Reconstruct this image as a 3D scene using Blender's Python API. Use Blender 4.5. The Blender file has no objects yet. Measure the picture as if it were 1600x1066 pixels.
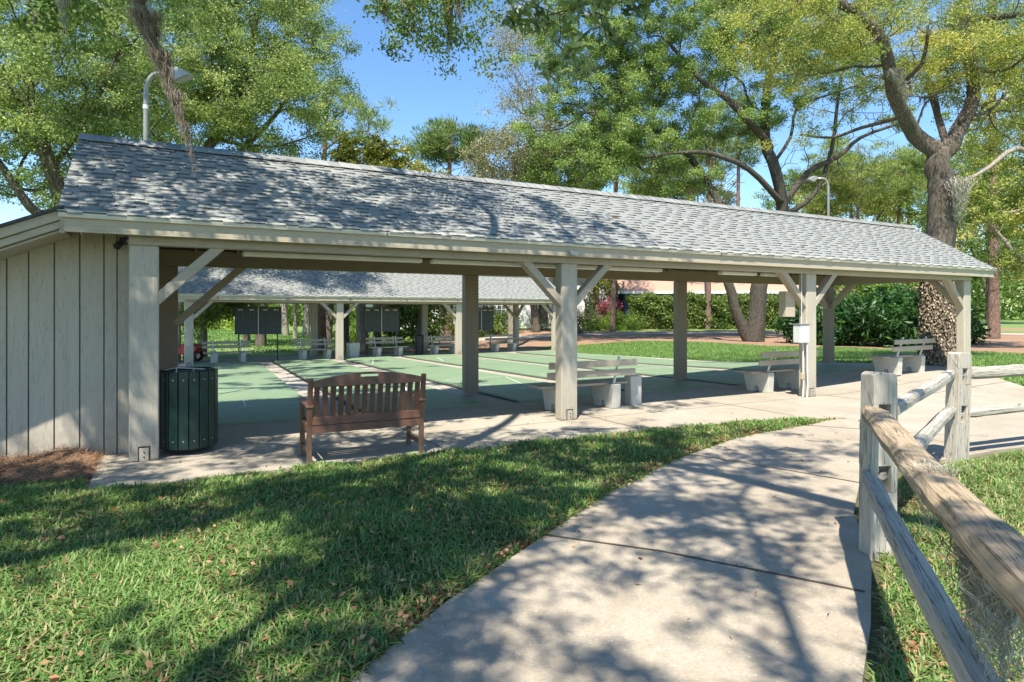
import bpy, bmesh, math, random
import numpy as np
from mathutils import Vector, Matrix
random.seed(7); RNG = np.random.default_rng(11)
SC = bpy.context.scene
R = math.radians
# ---------------- camera, world, sun, exposure ----------------
cam_d = bpy.data.cameras.new("camera"); cam = bpy.data.objects.new("camera", cam_d); SC.collection.objects.link(cam)
cam.location = (0, 0, 1.6); cam.rotation_euler = (R(90), 0, 0)
cam_d.sensor_width = 36; cam_d.lens = 22.5; cam_d.shift_y = -46/1600; cam_d.clip_start = .05; cam_d.clip_end = 3000
SC.camera = cam
SUN_AZ, SUN_EL = R(13), R(60)            # shadows fall 13 deg right of the view direction
SUNV = Vector((-math.sin(SUN_AZ)*math.cos(SUN_EL), -math.cos(SUN_AZ)*math.cos(SUN_EL), math.sin(SUN_EL)))
wd = bpy.data.worlds.new("World"); SC.world = wd; wd.use_nodes = True
nt = wd.node_tree; nt.nodes.clear()
sky = nt.nodes.new("ShaderNodeTexSky"); sky.sky_type = 'NISHITA'; sky.sun_disc = False
sky.sun_elevation = SUN_EL; sky.sun_rotation = math.pi + SUN_AZ; sky.altitude = 0; sky.air_density = 1.0; sky.dust_density = .1; sky.ozone_density = 3.5
bg = nt.nodes.new("ShaderNodeBackground"); bg.inputs[1].default_value = .112
wo = nt.nodes.new("ShaderNodeOutputWorld"); hs = nt.nodes.new("ShaderNodeHueSaturation"); hs.inputs['Saturation'].default_value = 1.13; nt.links.new(sky.outputs[0], hs.inputs['Color']); nt.links.new(hs.outputs[0], bg.inputs[0]); nt.links.new(bg.outputs[0], wo.inputs[0])
sd = bpy.data.lights.new("sun", 'SUN'); sun = bpy.data.objects.new("sun", sd); SC.collection.objects.link(sun)
sd.energy = 4.6; sd.angle = R(.55); sd.color = (1, .93, .82); sun.rotation_euler = (-SUNV).to_track_quat('-Z', 'Y').to_euler()
SC.view_settings.view_transform = 'Standard'; SC.view_settings.look = 'None'; SC.view_settings.exposure = 1.2; SC.view_settings.gamma = 1
SC.cycles.max_bounces = 6; SC.cycles.diffuse_bounces = 4; SC.cycles.transparent_max_bounces = 4
try: SC.cycles.use_denoising = True
except Exception: pass

# ---------------- frame of the site ----------------
A0 = R(28.5); OX, OY = -3.936, 6.845; CA, SA = math.cos(A0), math.sin(A0)
BAY, PW = 5.445, 3.4
def S01(t): t = np.clip(t, 0, 1); return t*t*(3-2*t)
def uv_of(x, y): dx, dy = x-OX, y-OY; return dx*CA+dy*SA, -dx*SA+dy*CA
def xy_of(u, v): return OX+u*CA-v*SA, OY+u*SA+v*CA
def gz(x, y):
    u, v = uv_of(x, y)
    rt = S01((u-18)/6.)
    return .18*S01((u-11.5)/5)*(1-S01((v-3)/6)) - .36*np.clip((v-2)/16., 0, 1)*(1-rt) + .45*S01((y-34)/30.)*rt
def GP(px, py):                          # ground point seen at photo pixel
    h = 0.
    for i in range(50):
        Z = (1.6-h)*1000/(py-487.); X = (px-800)/1000.*Z; h = .5*h+.5*float(gz(X, Z))
    return X, Z
def PP(px, py, Z): return ((px-800)/1000.*Z, Z, 1.6+(487-py)/1000.*Z)

# ---------------- object helpers ----------------
def tag(o, label=None, cat=None, group=None, kind=None):
    if label: o['label'] = label
    if cat: o['category'] = cat
    if group: o['group'] = group
    if kind: o['kind'] = kind
    return o
def empty(name, loc, rz=0, label=None, cat=None, group=None):
    o = bpy.data.objects.new(name, None); SC.collection.objects.link(o); o.empty_display_size = .2
    o.location = loc; o.rotation_euler = (0, 0, rz); return tag(o, label, cat, group)
def link(name, me, m, parent=None):
    o = bpy.data.objects.new(name, me); SC.collection.objects.link(o)
    if m: me.materials.append(m)
    if parent: o.parent = parent
    return o
def copy_tree(o, parent=None):
    c = o.copy(); SC.collection.objects.link(c); c.parent = parent
    for ch in list(o.children): copy_tree(ch, c)
    return c
class MB:
    def __init__(s): s.bm = bmesh.new()
    def box(s, c, d, rz=0, mat=None):
        M = Matrix.Translation(c) @ (mat if mat else Matrix.Rotation(rz, 4, 'Z')) @ Matrix.Diagonal((d[0], d[1], d[2], 1))
        bmesh.ops.create_cube(s.bm, size=1, matrix=M); return s
    def bb(s, x0, x1, y0, y1, z0, z1): return s.box(((x0+x1)/2, (y0+y1)/2, (z0+z1)/2), (x1-x0, y1-y0, z1-z0))
    def beam(s, p0, p1, w, h, up=(0, 0, 1)):
        p0, p1 = Vector(p0), Vector(p1); x = (p1-p0); L = x.length; x.normalize(); u = Vector(up)
        y = u.cross(x); y.normalize(); z = x.cross(y)
        M = Matrix((x, y, z)).transposed().to_4x4(); M.translation = (p0+p1)/2
        bmesh.ops.create_cube(s.bm, size=1, matrix=M @ Matrix.Diagonal((L, w, h, 1))); return s
    def cyl(s, p0, p1, r0, r1=None, n=14, caps=True):
        p0, p1 = Vector(p0), Vector(p1); d = p1-p0; q = d.to_track_quat('Z', 'Y').to_matrix().to_4x4(); q.translation = (p0+p1)/2
        bmesh.ops.create_cone(s.bm, cap_ends=caps, segments=n, radius1=r0, radius2=r0 if r1 is None else r1, depth=d.length, matrix=q); return s
    def tube(s, pts, r, n=10):
        pts = [Vector(p) for p in pts]; rings = []
        rr = r if isinstance(r, (list, tuple)) else [r]*len(pts)
        ref = Vector((0, 0, 1))
        for i, p in enumerate(pts):
            d = (pts[min(i+1, len(pts)-1)]-pts[max(i-1, 0)]).normalized()
            if abs(d.dot(ref)) > .93: a = d.cross(Vector((1, 0, 0))).normalized()
            else: a = d.cross(ref).normalized()
            if rings and a.dot(la) < 0: a = -a
            la = a; b = d.cross(a)
            rings.append([s.bm.verts.new(p+(a*math.cos(t)+b*math.sin(t))*rr[i]) for t in [2*math.pi*k/n for k in range(n)]])
        for i in range(len(rings)-1):
            for k in range(n): s.bm.faces.new((rings[i][k], rings[i][(k+1) % n], rings[i+1][(k+1) % n], rings[i+1][k]))
        s.bm.faces.new(rings[0][::-1]); s.bm.faces.new(rings[-1]); return s
    def prism(s, pts, axis, t0, t1):     # 2-D outline extruded along axis
        def P(p, t): return {'x': (t, p[0], p[1]), 'y': (p[0], t, p[1]), 'z': (p[0], p[1], t)}[axis]
        a = [s.bm.verts.new(P(p, t0)) for p in pts]; b = [s.bm.verts.new(P(p, t1)) for p in pts]
        s.bm.faces.new(a); s.bm.faces.new(b[::-1]); n = len(pts)
        for i in range(n): s.bm.faces.new((a[i], b[i], b[(i+1) % n], a[(i+1) % n]))
        return s
    def make(s, name, m, parent=None, bev=0, smooth=False, loc=None):
        bmesh.ops.recalc_face_normals(s.bm, faces=s.bm.faces)
        if bev: bmesh.ops.bevel(s.bm, geom=list(s.bm.edges), offset=bev, segments=1, affect='EDGES', clamp_overlap=True)
        me = bpy.data.meshes.new(name); s.bm.to_mesh(me); s.bm.free()
        if smooth: me.shade_smooth()
        o = link(name, me, m, parent)
        if loc: o.location = loc
        return o
def np_mesh(name, V, F, m, parent=None, tone=None, smooth=False):
    """V (n,3); F list of (k, idx array (m,k)); tone per vertex"""
    me = bpy.data.meshes.new(name); V = np.asarray(V, np.float32)
    me.vertices.add(len(V)); me.vertices.foreach_set('co', V.ravel())
    idx = np.concatenate([np.asarray(f).ravel() for f in F]); sizes = np.concatenate([np.full(len(f), np.asarray(f).shape[1]) for f in F])
    starts = np.concatenate([[0], np.cumsum(sizes)[:-1]])
    me.loops.add(len(idx)); me.loops.foreach_set('vertex_index', idx.astype(np.int32))
    me.polygons.add(len(sizes)); me.polygons.foreach_set('loop_start', starts.astype(np.int32))
    me.update(calc_edges=True)
    if tone is not None:
        at = me.attributes.new('tone', 'FLOAT', 'POINT'); at.data.foreach_set('value', np.asarray(tone, np.float32))
    if smooth: me.shade_smooth()
    return link(name, me, m, parent)

# ---------------- materials ----------------
def mk(name):
    m = bpy.data.materials.new(name); m.use_nodes = True; t = m.node_tree
    return m, t, t.nodes['Principled BSDF']
def nn(t, k, **kw):
    n = t.nodes.new(k)
    for a, b in kw.items(): setattr(n, a, b)
    return n
def noise(t, vec, scale, detail=4, rough=.55, stretch=None):
    if stretch:
        mp = nn(t, 'ShaderNodeMapping'); mp.inputs['Scale'].default_value = stretch; t.links.new(vec, mp.inputs[0]); vec = mp.outputs[0]
    n = nn(t, 'ShaderNodeTexNoise'); n.inputs['Scale'].default_value = scale; n.inputs['Detail'].default_value = detail; n.inputs['Roughness'].default_value = rough
    t.links.new(vec, n.inputs['Vector']); return n.outputs['Fac']
def ramp(t, fac, stops):
    r = nn(t, 'ShaderNodeValToRGB'); t.links.new(fac, r.inputs[0]); e = r.color_ramp.elements
    while len(e) < len(stops): e.new(.5)
    for i, (p, c) in enumerate(stops): e[i].position = p; e[i].color = (c[0], c[1], c[2], 1) if not isinstance(c, (int, float)) else (c, c, c, 1)
    return r.outputs[0]
def mix(t, f, a, b, mode='MIX'):
    n = nn(t, 'ShaderNodeMix', data_type='RGBA', blend_type=mode)
    for i, x in ((0, f), (6, a), (7, b)):
        if hasattr(x, 'is_output'): t.links.new(x, n.inputs[i])
        else: n.inputs[i].default_value = x if i == 0 else (x[0], x[1], x[2], 1)
    return n.outputs[2]
def bump(t, b, h, strength=.3, dist=.01):
    n = nn(t, 'ShaderNodeBump'); n.inputs['Strength'].default_value = strength; n.inputs['Distance'].default_value = dist
    t.links.new(h, n.inputs['Height']); t.links.new(n.outputs[0], b.inputs['Normal'])
def obj_co(t): return nn(t, 'ShaderNodeTexCoord').outputs['Object']
def simple(name, c1, c2, scale=6, rough=.7, stretch=None, bs=.2, bscale=60, metal=0, bd=.004, detail=5):
    m, t, b = mk(name); co = obj_co(t)
    f = noise(t, co, scale, detail, .6, stretch); t.links.new(ramp(t, f, [(.3, c1), (.7, c2)]), b.inputs['Base Color'])
    b.inputs['Roughness'].default_value = rough; b.inputs['Metallic'].default_value = metal
    bump(t, b, noise(t, co, bscale, 4, .6, stretch), bs, bd); return m
def paint_wood(name, c, stretch, dirt=(.22, .19, .14), amt=.35, rough=.6, splash=True):
    m, t, b = mk(name); co = obj_co(t)
    g = noise(t, co, 7, 6, .65, stretch); big = noise(t, co, 1.3, 4, .6); fine = noise(t, co, 26, 3, .6, stretch)
    d = tuple(x*.82 for x in c)
    col = mix(t, g, tuple(x*1.08 for x in c), d)
    k = ramp(t, big, [(.45, 0.), (.75, amt)]); col = mix(t, k, col, dirt)
    kn = nn(t, 'ShaderNodeTexVoronoi'); kn.inputs['Scale'].default_value = 2.3; mp = nn(t, 'ShaderNodeMapping'); mp.inputs['Scale'].default_value = (stretch[0]*.5+.4, stretch[1]*.5+.4, stretch[2]*.5+.4)
    t.links.new(co, mp.inputs[0]); t.links.new(mp.outputs[0], kn.inputs['Vector'])
    kk = ramp(t, kn.outputs['Distance'], [(.02, .45), (.07, 0.)]); col = mix(t, kk, col, (.2, .165, .12))
    if stretch[2] < 1 and splash:
        sp = nn(t, 'ShaderNodeSeparateXYZ'); t.links.new(co, sp.inputs[0]); mr = nn(t, 'ShaderNodeMapRange'); mr.inputs[1].default_value = 0; mr.inputs[2].default_value = .42; mr.inputs[3].default_value = .62; mr.inputs[4].default_value = .0
        t.links.new(sp.outputs[2], mr.inputs[0]); ad = nn(t, 'ShaderNodeMath', operation='MULTIPLY'); t.links.new(mr.outputs[0], ad.inputs[0]); t.links.new(ramp(t, noise(t, co, 14, 6, .75), [(.35, 0.), (.62, 1.)]), ad.inputs[1])
        col = mix(t, ad.outputs[0], col, (.17, .14, .10))
    ck = noise(t, co, 4, 5, .5, (stretch[0]*2.2, stretch[1]*2.2, stretch[2]*2.2) if stretch[0] > 1 or stretch[2] > 1 else stretch)
    col = mix(t, ramp(t, ck, [(.488, 0.), (.5, .45), (.512, 0.)]), col, (.13, .11, .085))
    t.links.new(col, b.inputs['Base Color']); b.inputs['Roughness'].default_value = rough
    bump(t, b, fine, .5, .005); return m
TAUPE = (.41, .355, .27)
M = {}
M['woodx'] = paint_wood('painted wood horizontal grain', TAUPE, (.25, 3, 3))
M['woodz'] = paint_wood('painted wood vertical grain', (.46, .415, .325), (3, 3, .22))
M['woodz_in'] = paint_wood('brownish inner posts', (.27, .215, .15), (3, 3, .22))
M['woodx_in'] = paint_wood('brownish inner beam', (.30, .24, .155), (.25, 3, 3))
M['siding'] = paint_wood('painted siding', (.50, .455, .36), (2.5, 2.5, .2), amt=.2)
M['fascia'] = paint_wood('painted fascia', (.45, .39, .285), (.15, 3, 3), amt=.15)
M['gutter'] = simple('cream painted metal', (.56, .52, .43), (.63, .59, .50), 2, .45, bs=.05)
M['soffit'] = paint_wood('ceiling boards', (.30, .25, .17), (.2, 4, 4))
M['gray_metal'] = simple('galvanised metal', (.28, .29, .28), (.38, .38, .36), 8, .4, metal=.5, bs=.05)
M['pale_metal'] = simple('pale painted metal', (.50, .53, .53), (.60, .62, .61), 4, .45, bs=.05)
M['black_metal'] = simple('black metal', (.012, .012, .013), (.03, .03, .03), 10, .5, bs=.1)
M['dark'] = simple('dark', (.01, .01, .01), (.02, .02, .02), 10, .8)
M['white'] = simple('white paint', (.7, .7, .68), (.8, .8, .78), 3, .5, bs=.05)
M['glass_dim'] = simple('window glass', (.03, .045, .05), (.08, .1, .11), 1.5, .12, bs=0)
M['green_plastic'] = simple('dark green recycled plastic', (.004, .022, .016), (.008, .034, .025), 9, .42, (4, 4, .4), .25, 40)
M['board'] = simple('scoreboard slate', (.025, .035, .035), (.045, .055, .055), 5, .6)
M['boardline'] = simple('scoreboard lines', (.10, .12, .12), (.14, .16, .16), 5, .6)
M['cream'] = simple('cream letters', (.55, .52, .4), (.65, .6, .5), 5, .6)
M['brown_bench'] = paint_wood('brown bench boards', (.145, .072, .045), (.6, 3, 3), (.10, .04, .025), .4, .42)
M['brown_benchz'] = paint_wood('brown bench uprights', (.145, .072, .045), (3, 3, .6), (.10, .04, .025), .4, .42)
M['court_conc'] = simple('bench support concrete', (.46, .44, .38), (.55, .53, .46), 7, .85, bs=.3, bscale=90, bd=.003)
M['red'] = simple('red paint', (.35, .03, .03), (.45, .05, .04), 3, .4)
M['rubber'] = simple('tyre rubber', (.02, .02, .02), (.03, .03, .03), 9, .8)
def concrete(name, c, spots=True, stain=.35):
    m, t, b = mk(name); co = obj_co(t)
    big = noise(t, co, .6, 5, .65); mid = noise(t, co, 4, 6, .65); fine = noise(t, co, 55, 4, .7)
    col = mix(t, ramp(t, big, [(.35, 0.), (.7, 1.)]), tuple(x*1.06 for x in c), (c[0]*.80, c[1]*.76, c[2]*.70))
    col = mix(t, ramp(t, mid, [(.48, 0.), (.72, stain)]), col, (c[0]*.5, c[1]*.46, c[2]*.40))
    col = mix(t, ramp(t, fine, [(.3, .55), (.6, 0.)]), col, (c[0]*.55, c[1]*.52, c[2]*.47))
    v = nn(t, 'ShaderNodeTexVoronoi'); v.inputs['Scale'].default_value = 38; t.links.new(co, v.inputs['Vector'])
    if spots:
        sp = ramp(t, v.outputs['Distance'], [(.10, .85), (.2, 0.)]); gate = ramp(t, noise(t, co, 13, 3), [(.5, 0.), (.58, 1.)])
        mm = nn(t, 'ShaderNodeMath', operation='MULTIPLY'); t.links.new(sp, mm.inputs[0]); t.links.new(gate, mm.inputs[1])
        col = mix(t, mm.outputs[0], col, (.62, .58, .50))
    t.links.new(col, b.inputs['Base Color']); b.inputs['Roughness'].default_value = .85; bump(t, b, fine, .35, .004); return m
M['slab'] = concrete('broom finished concrete', (.385, .35, .285), False, .35)
M['path'] = concrete('weathered aggregate concrete', (.375, .33, .262), True, .5)
M['walk'] = concrete('distant concrete', (.45, .40, .34), False, .2)
def court_mat():
    m, t, b = mk('green court paint'); co = obj_co(t)
    col = mix(t, noise(t, co, .9, 5, .6), (.14, .21, .118), (.21, .28, .158))
    col = mix(t, ramp(t, noise(t, co, 9, 5, .7, (1, .25, 1)), [(.5, 0.), (.75, .5)]), col, (.12, .19, .13))
    t.links.new(col, b.inputs['Base Color']); b.inputs['Roughness'].default_value = .55; bump(t, b, noise(t, co, 90, 3), .08, .002); return m
M['court'] = court_mat()
M['line'] = simple('worn white line', (.38, .46, .38), (.7, .72, .68), 14, .7)
def tonemat(name, stops, rough=.6, trans=0, attr='tone', bs=None, spec=.3):
    m, t, b = mk(name); a = nn(t, 'ShaderNodeAttribute', attribute_name=attr); c = ramp(t, a.outputs['Fac'], stops)
    t.links.new(c, b.inputs['Base Color']); b.inputs['Roughness'].default_value = rough; b.inputs['Specular IOR Level'].default_value = spec
    if bs: bump(t, b, noise(t, obj_co(t), bs[0], 4, .7), bs[1], bs[2])
    if trans:
        tr = nn(t, 'ShaderNodeBsdfTranslucent'); t.links.new(mix(t, 1., c, (1.0, 1.05, .55), 'MULTIPLY'), tr.inputs[0]); mx = nn(t, 'ShaderNodeMixShader'); mx.inputs[0].default_value = trans
        t.links.new(b.outputs[0], mx.inputs[1]); t.links.new(tr.outputs[0], mx.inputs[2])
        t.links.new(mx.outputs[0], t.nodes['Material Output'].inputs['Surface'])
    return m
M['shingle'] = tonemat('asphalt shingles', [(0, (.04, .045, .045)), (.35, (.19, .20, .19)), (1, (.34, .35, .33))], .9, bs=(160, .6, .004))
OAKG = [(0, (.06, .11, .025)), (.5, (.17, .26, .06)), (1, (.36, .46, .14))]
M['leaf_oak'] = tonemat('oak leaves', OAKG, .5, .4)
M['leaf_left'] = tonemat('fresh oak leaves', [(0, (.075, .12, .035)), (.5, (.24, .33, .10)), (1, (.50, .56, .23))], .5, .45)
M['leaf_yellow'] = tonemat('yellow flowering oak leaves', [(0, (.10, .17, .035)), (.5, (.29, .345, .085)), (1, (.60, .53, .13))], .5, .4)
M['leaf_dark'] = tonemat('dark glossy leaves', [(0, (.03, .06, .02)), (.5, (.09, .14, .04)), (1, (.20, .28, .09))], .35, .25, spec=.5)
M['leaf_tan'] = tonemat('sparse greyish leaves', [(0, (.16, .15, .09)), (.5, (.25, .25, .13)), (1, (.40, .38, .24))], .6, .35)
M['leaf_mag'] = tonemat('golden magnolia leaves', [(0, (.07, .10, .015)), (.5, (.20, .22, .035)), (1, (.38, .36, .07))], .4, .3)
M['needle'] = tonemat('pine needles', [(0, (.04, .08, .02)), (.5, (.12, .19, .045)), (1, (.27, .34, .08))], .5, .3)
M['leaf_hedge'] = tonemat('hedge leaves', [(0, (.02, .045, .012)), (.5, (.09, .15, .03)), (1, (.26, .33, .09))], .4, .3)
M['fern'] = tonemat('dark frond leaves', [(0, (.008, .03, .01)), (.5, (.03, .09, .022)), (1, (.12, .24, .05))], .4, .25)
M['lime'] = tonemat('lime leaves', [(0, (.10, .18, .03)), (.5, (.24, .36, .06)), (1, (.45, .55, .12))], .5, .4)
M['pinkf'] = tonemat('pink blossom', [(0, (.12, .14, .05)), (.4, (.45, .12, .17)), (1, (.65, .25, .30))], .6, .3)
M['grass'] = tonemat('grass blades', [(0, (.045, .11, .025)), (.45, (.13, .25, .06)), (.8, (.27, .39, .12)), (.9, (.36, .34, .15)), (1, (.42, .32, .18))], .5, .35)
M['moss_gray'] = tonemat('spanish moss', [(0, (.22, .21, .17)), (1, (.55, .53, .45))], .9, .2)
M['moss_brown'] = tonemat('brownish spanish moss', [(0, (.12, .10, .08)), (1, (.33, .28, .23))], .9, .2)
M['deadleaf'] = tonemat('fallen leaves', [(0, (.10, .045, .02)), (.5, (.26, .12, .05)), (1, (.46, .30, .17))], .7, .15)
M['straw'] = tonemat('pine straw', [(0, (.09, .045, .025)), (.5, (.28, .15, .08)), (1, (.50, .34, .20))], .7)
M['stone_like'] = tonemat('clinging dried foliage', [(0, (.07, .065, .04)), (.4, (.25, .20, .14)), (1, (.48, .40, .30))], .8)
def bark(name, c1, c2, sc=9):
    m, t, b = mk(name); co = obj_co(t); g = noise(t, co, sc, 7, .7, (2.2, 2.2, .5)); g2 = noise(t, co, 1.2, 4, .6)
    col = mix(t, ramp(t, g, [(.36, 0.), (.64, 1.)]), c1, c2); col = mix(t, ramp(t, g2, [(.5, 0.), (.7, .5)]), col, (c1[0]*1.1, c1[1]*1.6, c1[2]))
    t.links.new(col, b.inputs['Base Color']); b.inputs['Roughness'].default_value = .9; bump(t, b, g, 1., .06); return m
M['bark'] = bark('oak bark', (.05, .04, .03), (.19, .155, .115))
M['bark_shaded'] = bark('shaded oak bark', (.03, .027, .02), (.12, .10, .075))  # darker copy of the oak bark, shade from the crown put into its colour
M['bark_red'] = bark('pine bark', (.09, .05, .035), (.30, .20, .15))
M['bark_pale'] = bark('pale bark', (.15, .125, .095), (.42, .36, .28))
def soil(name, stops, sc, bs=.5, mask=None):
    m, t, b = mk(name); co = obj_co(t); f = noise(t, co, sc, 8, .75); g = noise(t, co, .35, 3, .5)
    col = ramp(t, f, stops); col = mix(t, ramp(t, g, [(.35, 0.), (.75, .45)]), col, tuple(x*.8 for x in stops[-1][1]))
    t.links.new(col, b.inputs['Base Color']); b.inputs['Roughness'].default_value = .95; bump(t, b, f, bs, .05); return m
M['lawn_near'] = soil('thatch and soil', [(.3, (.035, .04, .016)), (.5, (.09, .10, .035)), (.7, (.19, .15, .08))], 30)
M['lawn_far'] = soil('mown lawn', [(.3, (.06, .11, .03)), (.5, (.12, .20, .05)), (.72, (.21, .28, .09))], 14, .3)
M['mulch'] = soil('red pine straw mulch', [(.3, (.11, .06, .035)), (.5, (.25, .145, .085)), (.7, (.40, .27, .17))], 10)
M['rooftile'] = simple('terracotta shingle roof', (.33, .19, .13), (.46, .29, .21), 9, .8, (1, 4, 4))
M['bluewall'] = simple('blue grey stucco', (.16, .21, .25), (.22, .28, .32), 2, .8)
M['whitewall'] = simple('white stucco', (.60, .60, .58), (.72, .72, .70), 2, .8)
def fence_mat(name, c1, c2, c3, st):
    m, t, b = mk(name); co = obj_co(t); g = noise(t, co, 22, 8, .75, st); h = noise(t, co, 2.6, 5, .6, (1, 1, 1)); cr = noise(t, co, 8, 4, .5, (st[0]*.9, st[1]*1.6, st[2]*1.6) if st[0] < 1 else (st[0]*1.6, st[1]*1.6, st[2]*.9))
    col = mix(t, ramp(t, g, [(.35, 0.), (.65, 1.)]), c1, c2); col = mix(t, ramp(t, h, [(.45, 0.), (.65, .7)]), col, c3)
    ck = ramp(t, cr, [(.484, 0.), (.5, .8), (.516, 0.)]); col = mix(t, ck, col, (.05, .035, .02))
    hs = nn(t, 'ShaderNodeMath', operation='SUBTRACT'); t.links.new(g, hs.inputs[0]); t.links.new(ck, hs.inputs[1])
    t.links.new(col, b.inputs['Base Color']); b.inputs['Roughness'].default_value = .85; bump(t, b, hs.outputs[0], .7, .006); return m
M['fence_post'] = fence_mat('weathered grey post', (.37, .335, .27), (.52, .475, .39), (.44, .40, .33), (2.0, 2.0, .2))
M['fence_tan'] = fence_mat('weathered tan rail', (.19, .14, .085), (.47, .365, .25), (.36, .28, .17), (.14, 3.2, 3.2))
M['fence_gray'] = fence_mat('weathered silver rail', (.28, .255, .21), (.53, .49, .41), (.40, .37, .30), (.14, 3.2, 3.2))

# ---------------- ground sheets ----------------
def sheet(name, poly, dz, m, parent=None, thick=0, kind='structure', zf=None):
    bm = bmesh.new(); bm.faces.new([bm.verts.new((x, y, 0)) for x, y in poly])
    def cut(co, no):
        bmesh.ops.bisect_plane(bm, geom=bm.verts[:]+bm.edges[:]+bm.faces[:], dist=1e-5, plane_co=co, plane_no=no)
    for u in list(np.arange(11.5, 18, .75))+[18, 19, 20, 21, 22, 23, 24]: cut((*xy_of(u, 0), 0), (CA, SA, 0))
    for v in [2, 3, 4, 5, 6, 7, 8, 9, 18]: cut((*xy_of(0, v), 0), (-SA, CA, 0))
    for y in range(34, 66, 4): cut((0, y, 0), (0, 1, 0))
    for v in bm.verts: v.co.z = float(gz(v.co.x, v.co.y))+dz
    if thick:
        r = bmesh.ops.extrude_face_region(bm, geom=bm.faces[:])
        for e in r['geom']:
            if isinstance(e, bmesh.types.BMVert): e.co.z -= thick
    bmesh.ops.recalc_face_normals(bm, faces=bm.faces)
    if not thick:
        for f in bm.faces:
            if f.normal.z < 0: f.normal_flip()
    me = bpy.data.meshes.new(name); bm.to_mesh(me); bm.free()
    o = link(name, me, m, parent)
    if kind: o['kind'] = kind
    return o
sheet('ground', [(-900, -60), (900, -60), (900, 1500), (-900, 1500)], -.045, M['lawn_far'])
# near lawn soil (thatch) under the grass blades
sheet('lawn_soil', [(-9, -3), (9.8, -3), (11.5, 11.6), (9.6, 9.6), (0, 9.2), (-3, 7.6), (-7, 5.5), (-9, 5)], -.038, M['lawn_near'])
def UV(pts): return [xy_of(u, v) for u, v in pts]
# path polygon
PATH_L = [(-1.9, .4), (-1.3, 1.7), (-.72, 2.76), (-.36, 3.55), (.34, 4.78), (.75, 5.55), (1.24, 6.18), (1.7, 6.86), (2.25, 7.48), (2.85, 8.12), (3.46, 8.6), (4.1, 9.05), (4.85, 9.55)]
PATH_R = [(6.6, 10.0), (6.05, 8.6), (6.45, 7.9), (5.45, 7.32), (4.7, 6.96), (3.9, 6.5), (3.2, 5.9), (2.72, 5.1), (2.36, 4.2), (1.85, 3.3), (1.49, 2.73), (.9, 1.4), (.4, .2)]
path_poly = PATH_L+PATH_R
sheet('path', path_poly, -.004, M['path'], thick=.09)
slab_poly = UV([(-.42, -1.1), (1.5, -1.07), (4.6, -1.16), (6.8, -1.25), (8.1, -1.5), (9.2, -1.78), *[uv_of(*q) for q in ((5.2, 8.2), (5.5, 7.36), (6.2, 7.62), (8.5, 8.25), (11.5, 9.2), (10.9, 11.0), (9.97, 12.42), (10.38, 13.62))], (17.9, .3), (17.9, 2.0), (17.1, 4.4), (17.2, 18.4), (18.5, 21.6), (.2, 21.2), (-1.2, 21.1), (-1.2, .6), (-.42, .5)])
sheet('slab', slab_poly, 0, M['slab'], thick=.10)
# expansion joints as thin dark strips
def strip(pts, w, name, m, dz, parent=None, kind='structure'):
    bm = bmesh.new()
    for (a, b) in zip(pts[:-1], pts[1:]):
        a, b = Vector((*a, 0)), Vector((*b, 0)); n = int((b-a).length/.4)+1; d = (b-a).normalized(); s = Vector((-d.y, d.x, 0))*w/2
        prev = None
        for i in range(n+1):
            p = a+(b-a)*i/n; j = Vector((random.uniform(-1, 1), random.uniform(-1, 1), 0))*w*.12
            q = [bm.verts.new((*(p+s+j).xy, float(gz(p.x, p.y))+dz)), bm.verts.new((*(p-s+j).xy, float(gz(p.x, p.y))+dz))]
            if prev: bm.faces.new((prev[0], prev[1], q[1], q[0]))
            prev = q
    me = bpy.data.meshes.new(name); bmesh.ops.recalc_face_normals(bm, faces=bm.faces)
    for f in bm.faces:
        if f.normal.z < 0: f.normal_flip()
    bm.to_mesh(me); bm.free(); o = link(name, me, m, parent)
    if kind: o['kind'] = kind
    return o
M['joint'] = simple('joint dirt', (.05, .04, .03), (.09, .07, .05), 20, .95)
strip([(.22, 4.6), (1.0, 4.28), (2.02, 3.66)], .022, 'path_joint', M['joint'], .0005)
strip([(1.98, 6.9+.3), (2.7, 6.55), (3.27, 5.98)], .02, 'path_joint', M['joint'], .0005)
strip([(-1.75, .75), (.2, .35)], .02, 'path_joint', M['joint'], .0005)
strip([(4.1, 9.05), (5.4, 8.4), (6.1, 8.2)], .02, 'path_joint', M['joint'], .0005)
for u in (3.05, 5.9, 8.7, 11.3, 14.2): strip(UV([(u, -1.05 if u < 6 else -1.3), (u, 1.7)]), .014, 'slab_joint', M['joint'], .004)
strip(UV([(-.3, -.02), (15.2, -.02)]), .010, 'slab_joint', M['joint'], .0045)
strip(UV([(9.4, -2.2), (13.0, -1.0), (15.6, -1.2)]), .014, 'slab_joint', M['joint'], .0042)

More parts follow.
